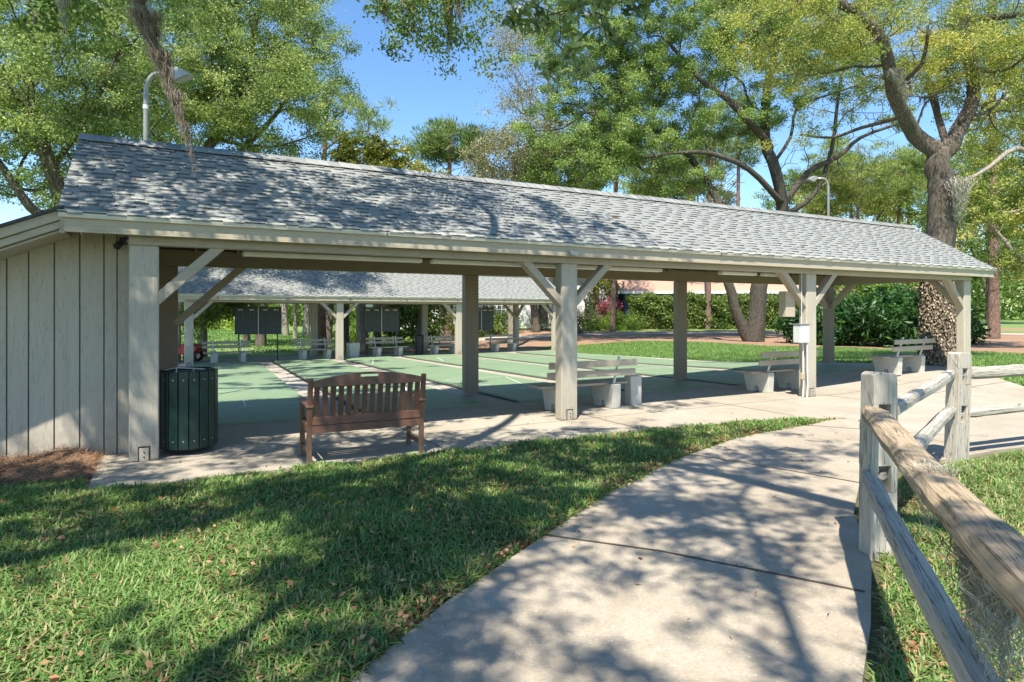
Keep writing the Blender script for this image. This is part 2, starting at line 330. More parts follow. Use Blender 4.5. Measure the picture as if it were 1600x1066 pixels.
# far sheets: mulch beds, footpath, lawns
mulch_poly = [GP(880, 541), GP(1000, 533), GP(1100, 535), GP(1200, 541), GP(1330, 543), GP(1500, 549), GP(1700, 560), GP(1900, 545), GP(1700, 512), GP(1300, 512), GP(900, 514), GP(760, 518), GP(560, 524), GP(520, 530), GP(560, 552), GP(700, 546), GP(800, 543)]
sheet('mulch_bed', mulch_poly, -.030, M['mulch'])
sheet('grass_verge', [GP(900, 518), GP(1240, 516), GP(1700, 520), GP(1700, 516.5), GP(1240, 513.5), GP(900, 515)], -.022, M['lawn_far'])
sheet('footpath', [GP(560, 538), GP(700, 532), GP(850, 527), GP(960, 522.5), GP(1240, 520), GP(1700, 524), GP(1700, 521.5), GP(1240, 517.8), GP(960, 520), GP(850, 523.5), GP(700, 528), GP(560, 533)], -.014, M['walk'])
sheet('cart_path', [GP(120, 551), GP(330, 549), GP(420, 549), GP(560, 543), GP(560, 540), GP(420, 544), GP(330, 544), GP(120, 545)], -.02, M['walk'])
sheet('mulch_bed', [(OX-5, OY-.1), xy_of(-.48, -.75), xy_of(-.5, .6), xy_of(-5, .7)], -.028, M['mulch'])
sheet('mulch_bed', [GP(1380, 592), GP(1440, 596), GP(1500, 588), GP(1505, 572), GP(1430, 570)], -.02, M['mulch'])

# ---------------- courts ----------------
gN = [.2, 2.95, 5.67, 8.40, 11.1, 13.75]; gF = [1.1, 3.95, 6.65, 9.3, 12.1, 14.95]; wN = [2.75, 2.72, 2.73, 2.70, 2.65, 2.6]; wF = [2.85, 2.7, 2.65, 2.8, 2.85, 2.7]
ords = ['first court from the storage shed, beside the bin', 'second court from the storage shed, behind the brown bench', 'third court from the storage shed, in front of a back post', 'fourth court from the storage shed, behind the middle front post', 'fifth court from the storage shed, before the double oak', 'court farthest from the storage shed, next to the lawn']
for i in range(6):
    a, b = gN[i]+.05, gN[i]+wN[i]-.6; c, d = gF[i]+wF[i]-.55, gF[i]+.05; v0 = 1.96; v1 = 18.9
    r = empty('shuffleboard_court', (0, 0, 0), 0, 'green painted %s' % ords[i], 'court', 'shuffleboard courts')
    sheet('court_surface', UV([(a, v0), (b, v0), (c, v1), (d, v1)]), .03, M['court'], r, .05, None)
    sheet('gutter', UV([(a-.13, v0), (a-.02, v0), (d-.02, v1), (d-.13, v1)]), .006, M['dark'], r, 0, None)
    def cp(s, v):
        k = (v-v0)/(v1-v0); return xy_of((a+(b-a)*s)*(1-k)+(d+(c-d)*s)*k, v)
    for (vA, sg) in ((v0+1.9, 1), (v1-1.9, -1)):
        mk_ = [((.5, vA), (.5, vA+sg*.95)), ((.5, vA), (.44, vA-sg*.14)), ((.5, vA), (.56, vA-sg*.14)), ((.12, vA+sg*2.9), (.88, vA+sg*2.9)), ((.44, vA-sg*.14), (.10, vA+sg*2.7)) if i != 0 else ((.03, vA), (.2, vA)), ((.56, vA-sg*.14), (.90, vA+sg*2.7)) if i != 0 else ((.8, vA), (.97, vA))]
        for (p, q) in mk_: strip([cp(*p), cp(*q)], .03, 'court_line', M['line'], .034, r, None)

# ---------------- pavilion ----------------
def pavilion_body(root, eave_l, eave_r, rng_seed, bays=3, W=PW, open_left=False):
    rs = random.Random(rng_seed); hb = 2.31; L = BAY*bays; he, hr = 2.62, 3.79; ov = .19
    for row, v in ((0, 0.), (1, W)):
        s0 = 0.
        for i in range(bays+1):
            u = BAY*i+(.24 if row == 1 and i == 0 and root['near'] else 0); up = .18*float(S01((u-11.5)/5)) if root['near'] else 0.
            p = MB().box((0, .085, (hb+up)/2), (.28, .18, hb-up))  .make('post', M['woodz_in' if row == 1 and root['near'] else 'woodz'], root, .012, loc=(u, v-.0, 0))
            if row == 0:
                MB().box((.0, -.004, up+.08), (.115, .012, .16)).make('notch', M['black_metal'], p); k = MB(); k.box((.0, -.012, up+.072), (.09, .012, .14)); k.make('base_bracket', M['woodz'], p, .003)
                for zz in (.05, .10): MB().cyl((0, -.018, up+zz), (0, -.026, up+zz), .008, n=6).make('bolt', M['black_metal'], p)
            for sgn in (-1, 1):
                if (i == 0 and sgn < 0) or (i == bays and sgn > 0) or (row == 1 and 0 < i < bays): continue
                bk = 1.5 if row == 1 and i == 0 else 1.; MB().beam((sgn*.10, .085, hb-.60*bk-.0), (sgn*(.10+.68*bk), .085, hb+.06), .11, .15+.05*(bk > 1), (0, 1, 0)).make('brace', M['woodx'], root, .008, loc=(u, v, 0))
    for v, nm in ((0., 'front_beam'), (W, 'back_beam')):
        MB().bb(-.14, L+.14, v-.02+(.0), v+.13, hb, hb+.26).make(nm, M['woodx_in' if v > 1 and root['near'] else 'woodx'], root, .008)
    fb = [o for o in root.children if o.name.startswith('front_beam')][0]
    if root['near']:
        for i in range(bays+1):
            for du in (-.72, -.62, -.04, .04, .62, .72):
                if (i == 0 and du < -.1) or (i == bays and du > .1): continue
                MB().cyl((BAY*i+du, -.018, hb+.045+(.02 if abs(du) < .1 else 0)), (BAY*i+du, -.028, hb+.045+(.02 if abs(du) < .1 else 0)), .011, n=8).make('bolt', M['gray_metal'], fb)
        for u_ in (2.6, 8.3, 13.2): MB().bb(u_, u_+.006, -.242, -.19, he-.086, he-.012).make('gutter_seam', M['joint'], root)
    for u in (0., L):
        MB().bb(u-.07, u+.07, .135, W-.03, hb+.01, hb+.25).make('tie_beam', M['woodx'], root, .008)
        for (va, vb) in ((.17, .78), (W-.02, W-.63)):
            MB().beam((u, va, hb-.58), (u, vb, hb+.05), .11, .15, (1, 0, 0)).make('brace', M['woodx'], root, .008)
    x0, x1 = -eave_l, L+eave_r; sl = (hr-he)/(W/2+ov)
    for side in (0, 1):
        def fy(v): return v if side == 0 else W-v
        zc = lambda v: he-.05+(v+ov)*sl
        # roof deck with ceiling boards
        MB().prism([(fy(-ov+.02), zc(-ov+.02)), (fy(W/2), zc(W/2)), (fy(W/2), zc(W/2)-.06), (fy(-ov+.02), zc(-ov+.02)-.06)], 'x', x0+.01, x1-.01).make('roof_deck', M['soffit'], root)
        MB().bb(x0, x1, *sorted((fy(-ov), fy(-ov+.035))), he-.225, he-.062).make('fascia_board', M['fascia'], root, .004)
        g = MB(); g.prism([(fy(-ov-.045), he-.015), (fy(-ov-.045), he-.05), (fy(-ov-.035), he-.085), (fy(-ov-.003), he-.085), (fy(-ov-.003), he-.015)], 'x', x0-.01, x1+.01); g.make('drip_edge', M['gutter'], root, .003)
        # shingle courses: real overlapping tabs of uneven width and thickness
        V = []; F = []; T = []; n = 21; slen = math.hypot(W/2+ov+.05, (W/2+ov+.05)*sl)
        for r in range(n):
            a = r/n; b = (r+1.35)/n if r < n-1 else 1.; x = x0-.02; first = rs.uniform(.05, .2); alt = rs.random() < .5
            while x < x1+.02:
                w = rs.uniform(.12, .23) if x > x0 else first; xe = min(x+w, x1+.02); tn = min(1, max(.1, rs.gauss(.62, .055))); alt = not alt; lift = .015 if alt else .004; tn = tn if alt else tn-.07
                va = -ov-.05+(W/2+ov+.05)*a+rs.uniform(-.004, .004); vb = -ov-.05+(W/2+ov+.05)*min(1, b)
                za = he+(va+ov)*sl-.018+lift+.010; zb = he+(vb+ov)*sl-.015
                k = len(V)
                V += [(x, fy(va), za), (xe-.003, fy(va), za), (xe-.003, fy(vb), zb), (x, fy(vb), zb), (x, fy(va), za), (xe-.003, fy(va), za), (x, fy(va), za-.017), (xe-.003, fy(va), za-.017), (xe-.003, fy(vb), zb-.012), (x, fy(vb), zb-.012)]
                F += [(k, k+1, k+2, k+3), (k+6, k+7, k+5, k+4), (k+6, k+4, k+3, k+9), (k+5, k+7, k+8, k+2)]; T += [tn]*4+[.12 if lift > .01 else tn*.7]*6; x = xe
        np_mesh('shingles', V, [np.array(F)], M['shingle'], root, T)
    # ridge cap
    V = []; F = []; T = []; x = x0-.02
    while x < x1:
        k = len(V); z = hr+.012+rs.uniform(0, .006); tn = rs.uniform(.35, .7)
        for (v, dz) in ((W/2-.15, -.15*sl), (W/2, .012), (W/2+.15, -.15*sl)):
            V += [(x, v, z+dz+.012), (x+.24, v, z+dz)]; T += [tn, tn]
        F += [(k, k+1, k+3, k+2), (k+2, k+3, k+5, k+4)]; x += .16
    np_mesh('ridge_cap', V, [np.array(F)], M['shingle'], root, T)
    # gable ends
    for u, d in ((x0, 1), (x1, -1)):
        for side in (0, 1):
            def fy(v): return v if side == 0 else W-v
            MB().prism([(fy(-ov), he-.10), (fy(W/2), hr-.10), (fy(W/2), hr-.30), (fy(-ov), he-.24)], 'x', *sorted((u, u+d*.04))).make('rake_board', M['fascia'], root, .003)
        ue = 0. if d > 0 else L
        MB().prism([(.02, hb+.27), (W-.02, hb+.27), (W/2, hr-.14)], 'x', ue-.02, ue+.02).make('gable_panel', M['siding'], root)
    for i in range(1, int(L/.61)):       # rafters
        u = i*.61+.02
        k = MB()
        for side in (0, 1):
            def fy(v): return v if side == 0 else W-v
            k.prism([(fy(-.12), he-.115+.07*sl), (fy(W/2), hr-.115), (fy(W/2), hr-.235), (fy(-.12), he-.235+.07*sl)], 'x', u-.02, u+.02)
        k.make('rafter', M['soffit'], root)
near = empty('pavilion', (OX, OY, 0), A0, 'long open timber pavilion with grey shingle roof in the foreground, taupe posts and braces', 'pavilion'); near['near'] = 1
pavilion_body(near, .72, .76, 3)
for (a, b) in ((1.02, 3.3), (3.45, 7.6), (9.0, 9.9), (10.1, 10.5)):
    MB().bb(a, b, .40, .52, 2.27, 2.33).make('ceiling_light', M['white'], near, .01)
MB().bb(5.30, 5.42, -.28, -.193, 2.40, 2.47).make('light_sensor', M['gray_metal'], near, .01)
k = MB(); k.tube([(x, -.585, 2.5) for x in (.0, .01)], .003)
k.bm.free()
FA = R(33.9)
far = empty('pavilion', (-11.4, 22.6, -.37), FA, 'second open timber pavilion across the green courts, seen below the nearer roof beam', 'pavilion'); far['near'] = 0
pavilion_body(far, 1.0, .6, 9)
for i in range(7):
    k = MB(); u = .9+i*2.45; k.box((u, -.20, 2.46), (.035, .012, .06)); k.make('number_plate', M['black_metal'], far)
def fl(u, v): c, s = math.cos(FA), math.sin(FA); return (-11.4+u*c-v*s, 22.6+u*s+v*c)
def nl(u, v): return xy_of(u, v)

# ---------------- storage shed at the left end ----------------
shed = empty('storage_shed', (OX, OY, 0), A0, 'taupe board sided storage shed under a sloping roof at the left end of the pavilion', 'shed')
sl = .45
def shz(u): return 2.61+(u+.72)*sl
bds = [(-.27, -.06), (-.395, -.28), (-.62, -.405), (-.85, -.63), (-1.075, -.86), (-1.26, -1.085), (-1.46, -1.27), (-1.7, -1.47), (-1.95, -1.71), (-2.2, -1.96), (-2.5, -2.21), (-2.8, -2.51)]
k = MB()
for (a, b) in bds:
    if a > -.3: b = -.06
    za = min(2.5, shz(a)-.10); zb = min(2.5, shz(b)-.10)
    k.prism([(a+.001, -.03), (b-.001, -.03), (b-.001, zb), (a+.001, za)], 'y', .55, .58)
k.make('front_wall', M['siding'], shed, .003)
MB().prism([(-2.8, -.03), (-.07, -.03), (-.07, 2.49), (-.68, 2.46), (-2.8, 1.5)], 'y', .585, .62).make('wall_backing', M['soffit'], shed)
MB().bb(-.055, -.015, .552, 3.3, -.02, 2.5).make('side_wall', M['siding'], shed, .003)
MB().bb(-2.8, -.06, 3.26, 3.3, -.02, 1.5).make('rear_wall', M['siding'], shed, .003)
MB().bb(-2.84, -2.8, .55, 3.3, -.02, 1.5).make('side_wall', M['siding'], shed, .003)
MB().bb(-.145, -.06, .50, .548, -.02, 2.44).make('corner_trim', M['siding'], shed, .003)
dr = MB().bb(-.012, .03, .80, 1.70, .02, 2.1).make('door', M['siding'], shed, .004)
k = MB()
for z in (.3, 1.1, 1.9): k.bb(.0, .035, .775, .805, z, z+.1)
k.make('hinge', M['black_metal'], dr)
for (dy, dzt, hh) in ((0, 0, .10), (.035, -.105, .075)):
    MB().prism([(-.70+.0, shz(-.70)-.0+dzt), (-.70, shz(-.70)+dzt-hh), (-3.2, shz(-3.2)+dzt-hh), (-3.2, shz(-3.2)+dzt)], 'y', -.19+dy, -.15+dy).make('rake_board', M['fascia'], shed, .004)
MB().prism([(-.70, shz(-.7)-.19), (-3.2, shz(-3.2)-.19), (-3.2, shz(-3.2)-.21), (-.70, shz(-.7)-.21)], 'y', -.10, .549).make('soffit', M['siding'], shed)
MB().prism([(-.69, shz(-.69)+.0), (-3.22, shz(-3.22)+.0), (-3.22, shz(-3.22)+.03), (-.69, shz(-.69)+.03)], 'y', -.23, 3.6).make('roof', M['black_metal'], shed)
fx = empty('security_light', (*nl(-.19, .50), 2.38), A0, 'small security light with dark sensor at the top of the shed corner', 'light')
MB().bb(-.06, .06, -.035, .0, -.03, .05).make('junction_box', M['black_metal'], fx, .004)
MB().cyl((.04, -.04, .01), (.075, -.12, -.02), .035, .05).make('lamp_head', M['pale_metal'], fx)
MB().cyl((-.05, -.04, -.02), (-.08, -.10, -.06), .03, .04).make('sensor_head', M['black_metal'], fx)
# ---------------- trash bin ----------------
tb = empty('trash_bin', (*nl(.43, .36), 0), A0, 'round dark green slatted trash bin with open top beside the first front post', 'trash bin')
n = 18
k = MB()
for i in range(n):
    a = 2*math.pi*i/n; k.box((math.cos(a)*.30, math.sin(a)*.30, .50), (.024, .098, .86), mat=Matrix.Translation((0, 0, 0)) @ Matrix.Rotation(a, 4, 'Z'))
k.make('slats', M['green_plastic'], tb, .004)
k = MB()
for i in range(n):
    a = 2*math.pi*i/n
    for z in (.16, .84): k.cyl((math.cos(a)*.309, math.sin(a)*.309, z), (math.cos(a)*.315, math.sin(a)*.315, z), .009, n=8)
k.make('bolts', M['gray_metal'], tb)
def ringmb(r, w, z0, z1, n=32):
    k = MB(); vs = []
    for i in range(n):
        a = 2*math.pi*i/n; c, s = math.cos(a), math.sin(a)
        vs.append([k.bm.verts.new((c*x, s*x, z)) for x, z in ((r, z0), (r+w, z0), (r+w, z1), (r, z1))])
    for i in range(n):
        for j in range(4): k.bm.faces.new((vs[i][j], vs[i][(j+1) % 4], vs[(i+1) % n][(j+1) % 4], vs[(i+1) % n][j]))
    return k
ringmb(.262, .024, .12, .16).make('lower_band', M['black_metal'], tb); ringmb(.262, .024, .84, .88).make('upper_band', M['black_metal'], tb)
k = MB(); k.cyl((0, 0, .04), (0, 0, .935), .25, .255, 28, False); k.cyl((0, 0, .5), (0, 0, .52), .25, n=28); k.make('liner', M['dark'], tb, smooth=False)
k = ringmb(.245, .016, .932, .945); k.make('liner_rim', M['black_metal'], tb)
k = MB(); k.tube([(-.25, -.05, .94), (-.12, -.10, .965), (.05, -.13, .955), (.18, -.15, .94)], .006, 6); k.tube([(-.12, -.24, .93), (-.12, -.10, .965)], .006, 6); k.tube([(.05, -.26, .93), (.05, -.13, .955)], .006, 6); k.make('bag_holder', M['pale_metal'], tb)

# ---------------- brown bench ----------------
bx, by = (-2.11-1.01)/2, (6.66+7.20)/2
bb_ = empty('wooden_bench', (bx, by, 0), R(26.5), 'brown slatted bench with curved top rail, standing with its back to the lawn', 'bench')
Wd = .61
for sx in (-1, 1):
    MB().prism([(0, 0), (.045, 0), (.045, .40), (-.045, .91), (-.09, .905), (-.002, .40)], 'x', sx*Wd-.025, sx*Wd+.025).make('back_leg', M['brown_benchz'], bb_, .005)
    MB().bb(sx*Wd-.025, sx*Wd+.025, .47, .52, 0, .60).make('front_leg', M['brown_benchz'], bb_, .005)
    MB().prism([(-.045, .60), (.56, .61), (.56, .64), (-.04, .635)], 'x', sx*Wd-.04, sx*Wd+.04).make('armrest', M['brown_bench'], bb_, .006)
    MB().bb(sx*Wd-.018, sx*Wd+.018, .045, .47, .33, .41).make('side_apron', M['brown_bench'], bb_, .003)
    MB().bb(sx*Wd-.014, sx*Wd+.014, .045, .47, .10, .15).make('side_stretcher', M['brown_bench'], bb_, .003)
def lean(z): return -.09*(max(0, z-.40)/.51)+.0
MB().bb(-Wd+.025, Wd-.025, -.004, .02, .325, .405).make('lower_apron', M['brown_bench'], bb_, .003)
MB().beam((-Wd+.025, .004, .455), (Wd-.025, .004, .455), .028, .085).make('lower_rail', M['brown_bench'], bb_, .003)
for i in range(14):
    x = -Wd+.025+.0425+(2*Wd-.135)*i/13
    MB().beam((x, .006, .495), (x, -.055, .825), .055, .014, (0, 1, 0)).make('slat', M['brown_benchz'], bb_)
MB().beam((-Wd+.025, -.066, .835), (Wd-.025, -.066, .835), .045, .035).make('upper_rail', M['brown_bench'], bb_, .004)
k = MB(); N = 24; out = []
for i in range(N+1):
    x = -Wd+.025+(2*Wd-.05)*i/N; out.append((x, .905+.085*math.sin(math.pi*i/N)**1.2 if 0 < i < N else .875))
def cr(x0_, x1_, lo, hi):              # crest built as strips so that the grip hole stays open
    k.prism([(x0_, lo(x0_)), (x1_, lo(x1_)), (x1_, hi(x1_)), (x0_, hi(x0_))], 'y', -.088, -.062)
def hi(x): q = (x+Wd-.025)/(2*Wd-.05); return .878+.078*math.sin(math.pi*min(1, max(0, q)))**.9
lo = lambda x: .850
for i in range(N):
    xa = -Wd+.025+(2*Wd-.05)*i/N; xb = -Wd+.025+(2*Wd-.05)*(i+1)/N
    if -.09 < (xa+xb)/2 < .09: cr(xa, xb, lo, lambda x: .905); cr(xa, xb, lambda x: .932, hi)
    else: cr(xa, xb, lo, hi)
k.make('crest_rail', M['brown_bench'], bb_)
for i in range(6):
    y = .045+.082*i; MB().bb(-Wd+.027, Wd-.027, y, y+.068, .412, .432).make('seat_slat', M['brown_bench'], bb_, .003)
MB().bb(-Wd+.025, Wd-.025, .475, .50, .33, .405).make('front_apron', M['brown_bench'], bb_, .003)

# ---------------- concrete benches ----------------
def conc_bench(loc, rz, label, L=1.75, mat='court_conc', sup=.5):
    r = empty('court_bench', loc, rz, label, 'bench', 'concrete and plank benches facing the courts')
    for sx in (-1, 1):
        x = sx*sup
        sp = MB().prism([(-.06, 0), (.15, 0), (.17, .12), (.26, .12), (.28, 0), (.44, 0), (.54, .38), (.15, .38), (.15, .40), (-.08, .40)], 'x', x-.085, x+.085).make('support', M[mat], r, .008)
        p0, p1 = (x, .02, .38), (x, -.13, .86)
        MB().cyl(p0, p1, .022, n=12).make('back_pipe', M['pale_metal'], r, smooth=False)
    for y in (.16, .30, .44): MB().bb(-L/2, L/2, y-.065, y+.065, .382, .42).make('seat_plank', M['woodx'], r, .004)
    for z in (.60, .76): MB().beam((-L/2, -.02-(z-.38)*.31, z), (L/2, -.02-(z-.38)*.31, z), .03, .105).make('back_plank', M['woodx'], r, .004)
    return r
def gzz(x, y): return float(gz(x, y))
cb = conc_bench((*nl(6.25, .62), 0), A0+.02, 'taupe plank bench with concrete feet right behind the middle front post')
def put(u, v, rz, label, f=nl, base=None):
    c = copy_tree(cb); x, y = f(u, v); c.location = (x, y, base if base is not None else gzz(x, y)); c.rotation_euler = (0, 0, rz); c['label'] = label; return c
put(11.15, .80, A0+.03, 'taupe plank bench with concrete feet left of the grey electrical box')
put(15.35, .75, A0+.05, 'taupe plank bench with concrete feet in front of the leaf covered oak')
# far benches
for (px, lb) in ((355, 'shaded plank bench across the courts, left of the leftmost scoreboard'), (490, 'shaded plank bench across the courts, between the leftmost and middle scoreboards'), (603, 'shaded plank bench across the courts, under the middle scoreboard'), (690, 'shaded plank bench across the courts, beside the black bin'), (783, 'shaded plank bench across the courts, next to the rightmost scoreboard')):
    t_ = (px-800)/1000.; v_ = 1.55 if px > 340 else 1.2
    # solve u so that fl(u, v) projects at px
    bu = min(np.arange(-1, 20, .02), key=lambda u: abs(fl(u, v_)[0]-t_*fl(u, v_)[1]))
    put(bu, v_, FA+math.pi, lb, fl, -.36)
# concrete block beside first bench
blk = MB(); blk.prism([(-.10, 0), (.12, 0), (.13, .50), (-.12, .50)], 'y', -.09, .09)
o = blk.make('concrete_block', M['court_conc'], None, .01, loc=(*nl(7.28, .80), 0)); o.rotation_euler = (0, 0, A0); tag(o, 'upright concrete block standing just right of the nearest plank bench', 'concrete block')
def solve_u(px, v, f): t_ = (px-800)/1000.; return min(np.arange(-2, 22, .02), key=lambda u: abs(f(u, v)[0]-t_*f(u, v)[1]))
for (px, m, lb) in ((552, 'court_conc', 'stubby grey concrete block across the courts between two plank benches'), ):
    u = solve_u(px, 1.6, fl); k = MB(); k.prism([(-.2, 0), (.2, 0), (.24, .62), (-.24, .62)], 'y', -.2, .2); o = k.make('concrete_block', M[m], None, .015, loc=(*fl(u, 1.6), -.36)); o.rotation_euler = (0, 0, FA); tag(o, lb, 'concrete block')
u = solve_u(655, 1.6, fl); x, y = fl(u, 1.6)
k = MB(); k.cyl((0, 0, 0), (0, 0, .80), .20, .21, 20); k.cyl((0, 0, .80), (0, 0, .86), .23, .23, 20); k.cyl((0, 0, .86), (0, 0, .92), .22, .08, 20)
o = k.make('litter_bin', M['black_metal'], None, .008, loc=(x, y, -.36)); tag(o, 'black round litter bin across the courts, beside a far pavilion post', 'litter bin')
# scoreboards
def scoreboard(px, w, lb, base_v=1.9):
    u = solve_u(px, base_v, fl); r = empty('scoreboard', (*fl(u, base_v), -.36), FA-.25, lb, 'scoreboard', 'scoreboards beyond the courts')
    for sx in (-1, 1): MB().bb(sx*(w/2-.15)-.025, sx*(w/2-.15)+.025, 0, .05, 0, 1.2).make('leg', M['black_metal'], r)
    b = MB().bb(-w/2, w/2, -.03, .03, 1.05, 2.12).make('board', M['board'], r, .01)
    k = MB()
    for i in range(1, 13): k.bb(-w/2+.04, w/2-.04, -.033, -.0305, 1.05+i*.075, 1.056+i*.075)
    for i in range(1, 12):
        x = -w/2+w*i/12; k.bb(x-.003, x+.003, -.0345, -.0335, 1.08, 2.0)
    k.make('score_grid', M['boardline'], b)
    MB().bb(-.02, .02, -.06, -.035, 1.02, 2.2).make('divider', M['gray_metal'], b)
    k = MB()
    for x in (-.42, -.16, .16, .42): k.bb(x*w/1.1-.09, x*w/1.1+.09, -.035, -.0305, 2.01, 2.05)
    k.make('heading_strip', M['cream'], b)
    MB().bb(-w/2-.02, w/2+.02, -.06, .06, 2.125, 2.16).make('cap', M['black_metal'], r)
    return r
scoreboard(404, 1.75, 'dark gridded scoreboard on two legs, leftmost across the courts')
scoreboard(596, 1.6, 'dark gridded scoreboard across the courts in front of a pale trunk')
scoreboard(752, 1.25, 'dark gridded scoreboard across the courts in front of the white building')
# electrical box on third post with conduits
eb = empty('electrical_box', (*nl(2*BAY-.22, -.02), 0), A0, 'grey electrical box with white conduits on the third front post', 'electrical box')
MB().bb(-.20, .06, -.06, .10, 1.02, 1.36).make('box', M['pale_metal'], eb, .01)
MB().bb(-.215, .075, -.075, .105, 1.36, 1.375).make('lid', M['gray_metal'], eb, .003)
k = MB()
for x, y in ((-.02, .02), (.03, -.03)): k.tube([(x, y, 1.02), (x, y, .5), (x+.015, y, .25), (x-.01, y, 0)], .014, 8)
k.tube([(-.06, .02, 1.37), (-.06, .02, 2.3)], .008, 6)
k.make('conduit', M['pale_metal'], eb)
MB().bb(-.06, .02, .0, .05, .34, .46).make('switch_box', M['fascia'], eb, .006)
MB().bb(-.34, -.08, .14, .30, 1.50, 1.98).make('upper_panel', M['fascia'], eb, .006)

# ---------------- split rail fence ----------------
def rail(p0, p1, w, h, m, parent, seed, twist=.0):
    rs = random.Random(seed); p0, p1 = Vector(p0), Vector(p1); L = (p1-p0).length; n = 22; k = MB(); rings = []
    for i in range(n+1):
        t = i/n; tap = min(1, .45+t*7, .45+(1-t)*7); wy = w*tap*(1+rs.uniform(-.05, .05)); hz = h*tap*(1+rs.uniform(-.05, .05)); x = (t-.5)*L
        oy = .014*math.sin(t*5+seed); oz = .01*math.sin(t*7+seed*2)
        prof = [(-.5, -.28), (-.2, -.5), (.3, -.45), (.5, -.1), (.42, .38), (.1, .5), (-.35, .46), (-.5, .12)]
        rings.append([k.bm.verts.new((x, a*wy+oy+rs.uniform(-.003, .003), b*hz+oz+rs.uniform(-.003, .003))) for a, b in prof])
    for i in range(n):
        for j in range(8): k.bm.faces.new((rings[i][j], rings[i][(j+1) % 8], rings[i+1][(j+1) % 8], rings[i+1][j]))
    k.bm.faces.new(rings[0][::-1]); k.bm.faces.new(rings[-1])
    o = k.make('rail', m, parent)
    d = (p1-p0); o.rotation_euler = (0, -math.atan2(d.z, d.xy.length), math.atan2(d.y, d.x)); o.location = (p0+p1)/2; return o
def fpost(x, y, rz, h, parent, w=.18, d=.12, seed=0):
    rs = random.Random(seed); k = MB(); holes = [(.42, .60), (.82, 1.0)]; zs = [-.05, .42, .60, .82, 1.0, h-.03, h]
    def seg(z0, z1, x0, x1): k.bb(x0, x1, -d/2, d/2, z0, z1)
    # front outline with two mortise holes
    k.bb(-w/2, w/2, -d/2, d/2, -.05, .42); k.bb(-w/2, -.045, -d/2, d/2, .42, .60); k.bb(.045, w/2, -d/2, d/2, .42, .60)
    k.bb(-w/2, w/2, -d/2, d/2, .60, .83); k.bb(-w/2, -.045, -d/2, d/2, .83, 1.01); k.bb(.045, w/2, -d/2, d/2, .83, 1.01)
    k.prism([(-w/2, 1.01), (w/2, 1.01), (w/2, h-.015), (w/2-.02, h), (-w/2+.03, h+.008), (-w/2, h-.01)], 'y', -d/2, d/2)
    bmesh.ops.remove_doubles(k.bm, verts=k.bm.verts, dist=.0005)
    for v in k.bm.verts: v.co.x *= 1+.10*(1-v.co.z/h); 
    o = k.make('post', M['fence_post'], parent, .004); o.location = (x, y, -.02); o.rotation_euler = (R(rs.uniform(-1, 1)), R(rs.uniform(-1.5, 1.5)), rz); return o
fence = empty('split_rail_fence', (2.45, 4.26, 0), 0, 'weathered grey split rail fence along the right side of the path', 'fence')
fence.location = (0, 0, 0)
pA = (2.44, 4.27); pB = (4.86, 7.0); pC = (.97, .95); pD = (8.2, 9.0)
fpost(*pA, R(10), 1.21, fence, seed=1); fpost(*pB, R(25), 1.17, fence, .22, .13, seed=2); fpost(pC[0]+.05, pC[1], R(5), 1.2, fence, seed=3); fpost(8.35, 8.35, R(20), 1.17, fence, seed=4)
rail((pA[0]-.04, pA[1]+.06, .94), (pC[0]+.02, pC[1]-.05, .95), .15, .085, M['fence_tan'], fence, 1)
rail((pA[0]-.06, pA[1]+.06, .53), (pC[0]+.0, pC[1]-.05, .52), .10, .085, M['fence_gray'], fence, 2)
rail((pA[0]+.0, pA[1]-.02, .90), (pB[0]+.02, pB[1]+.06, .93), .10, .10, M['fence_gray'], fence, 3)
rail((pA[0]+.0, pA[1]-.02, .50), (pB[0]+.02, pB[1]+.06, .52), .10, .11, M['fence_gray'], fence, 4)
rail((pB[0]-.06, pB[1]-.02, .93), (8.4, 8.36, .93), .11, .13, M['fence_gray'], fence, 5)
rail((pB[0]-.06, pB[1]-.02, .48), (8.4, 8.36, .50), .11, .11, M['fence_gray'], fence, 6)

# ---------------- lamp posts ----------------
def lamp(x, y, z0, h, label, flip=1, arm=.75, rz=0, th=1.):
    r = empty('lamp_post', (x, y, z0), rz, label, 'lamp post')
    pts = [(0, 0, 0), (0, 0, h-.35)]+[(flip*arm*.45*(1-math.cos(a)), 0, h-.35+.35*math.sin(a)) for a in (.3, .6, .9, 1.2, 1.57)]+[(flip*arm, 0, h)]
    MB().tube(pts, [.045*th, .04*th]+[.038*th]*5+[.034*th], 12).make('pole', M['gray_metal'], r, smooth=True)
    MB().cyl((0, 0, h-.62), (0, 0, h-.55), .047, n=14).make('collar', M['pale_metal'], r)
    k = MB(); k.prism([(flip*arm*.96, h+.07), (flip*arm*.96, h-.05), (flip*(arm+.10), h-.16), (flip*(arm+.36), h-.05), (flip*(arm+.34), h-.01), (flip*(arm+.12), h+.09)], 'y', -.10, .10)
    k.make('lamp_head', M['gray_metal'], r, .02); return r
lamp(-6.35, 11.1, -.05, 5.78, 'tall grey gooseneck lamp post rising behind the left end of the near roof', 1, .45)
lamp(12.6, 25.5, -.2, 7.1, 'thin gooseneck lamp post seen above the right part of the roof', -1, .5, th=1.2)

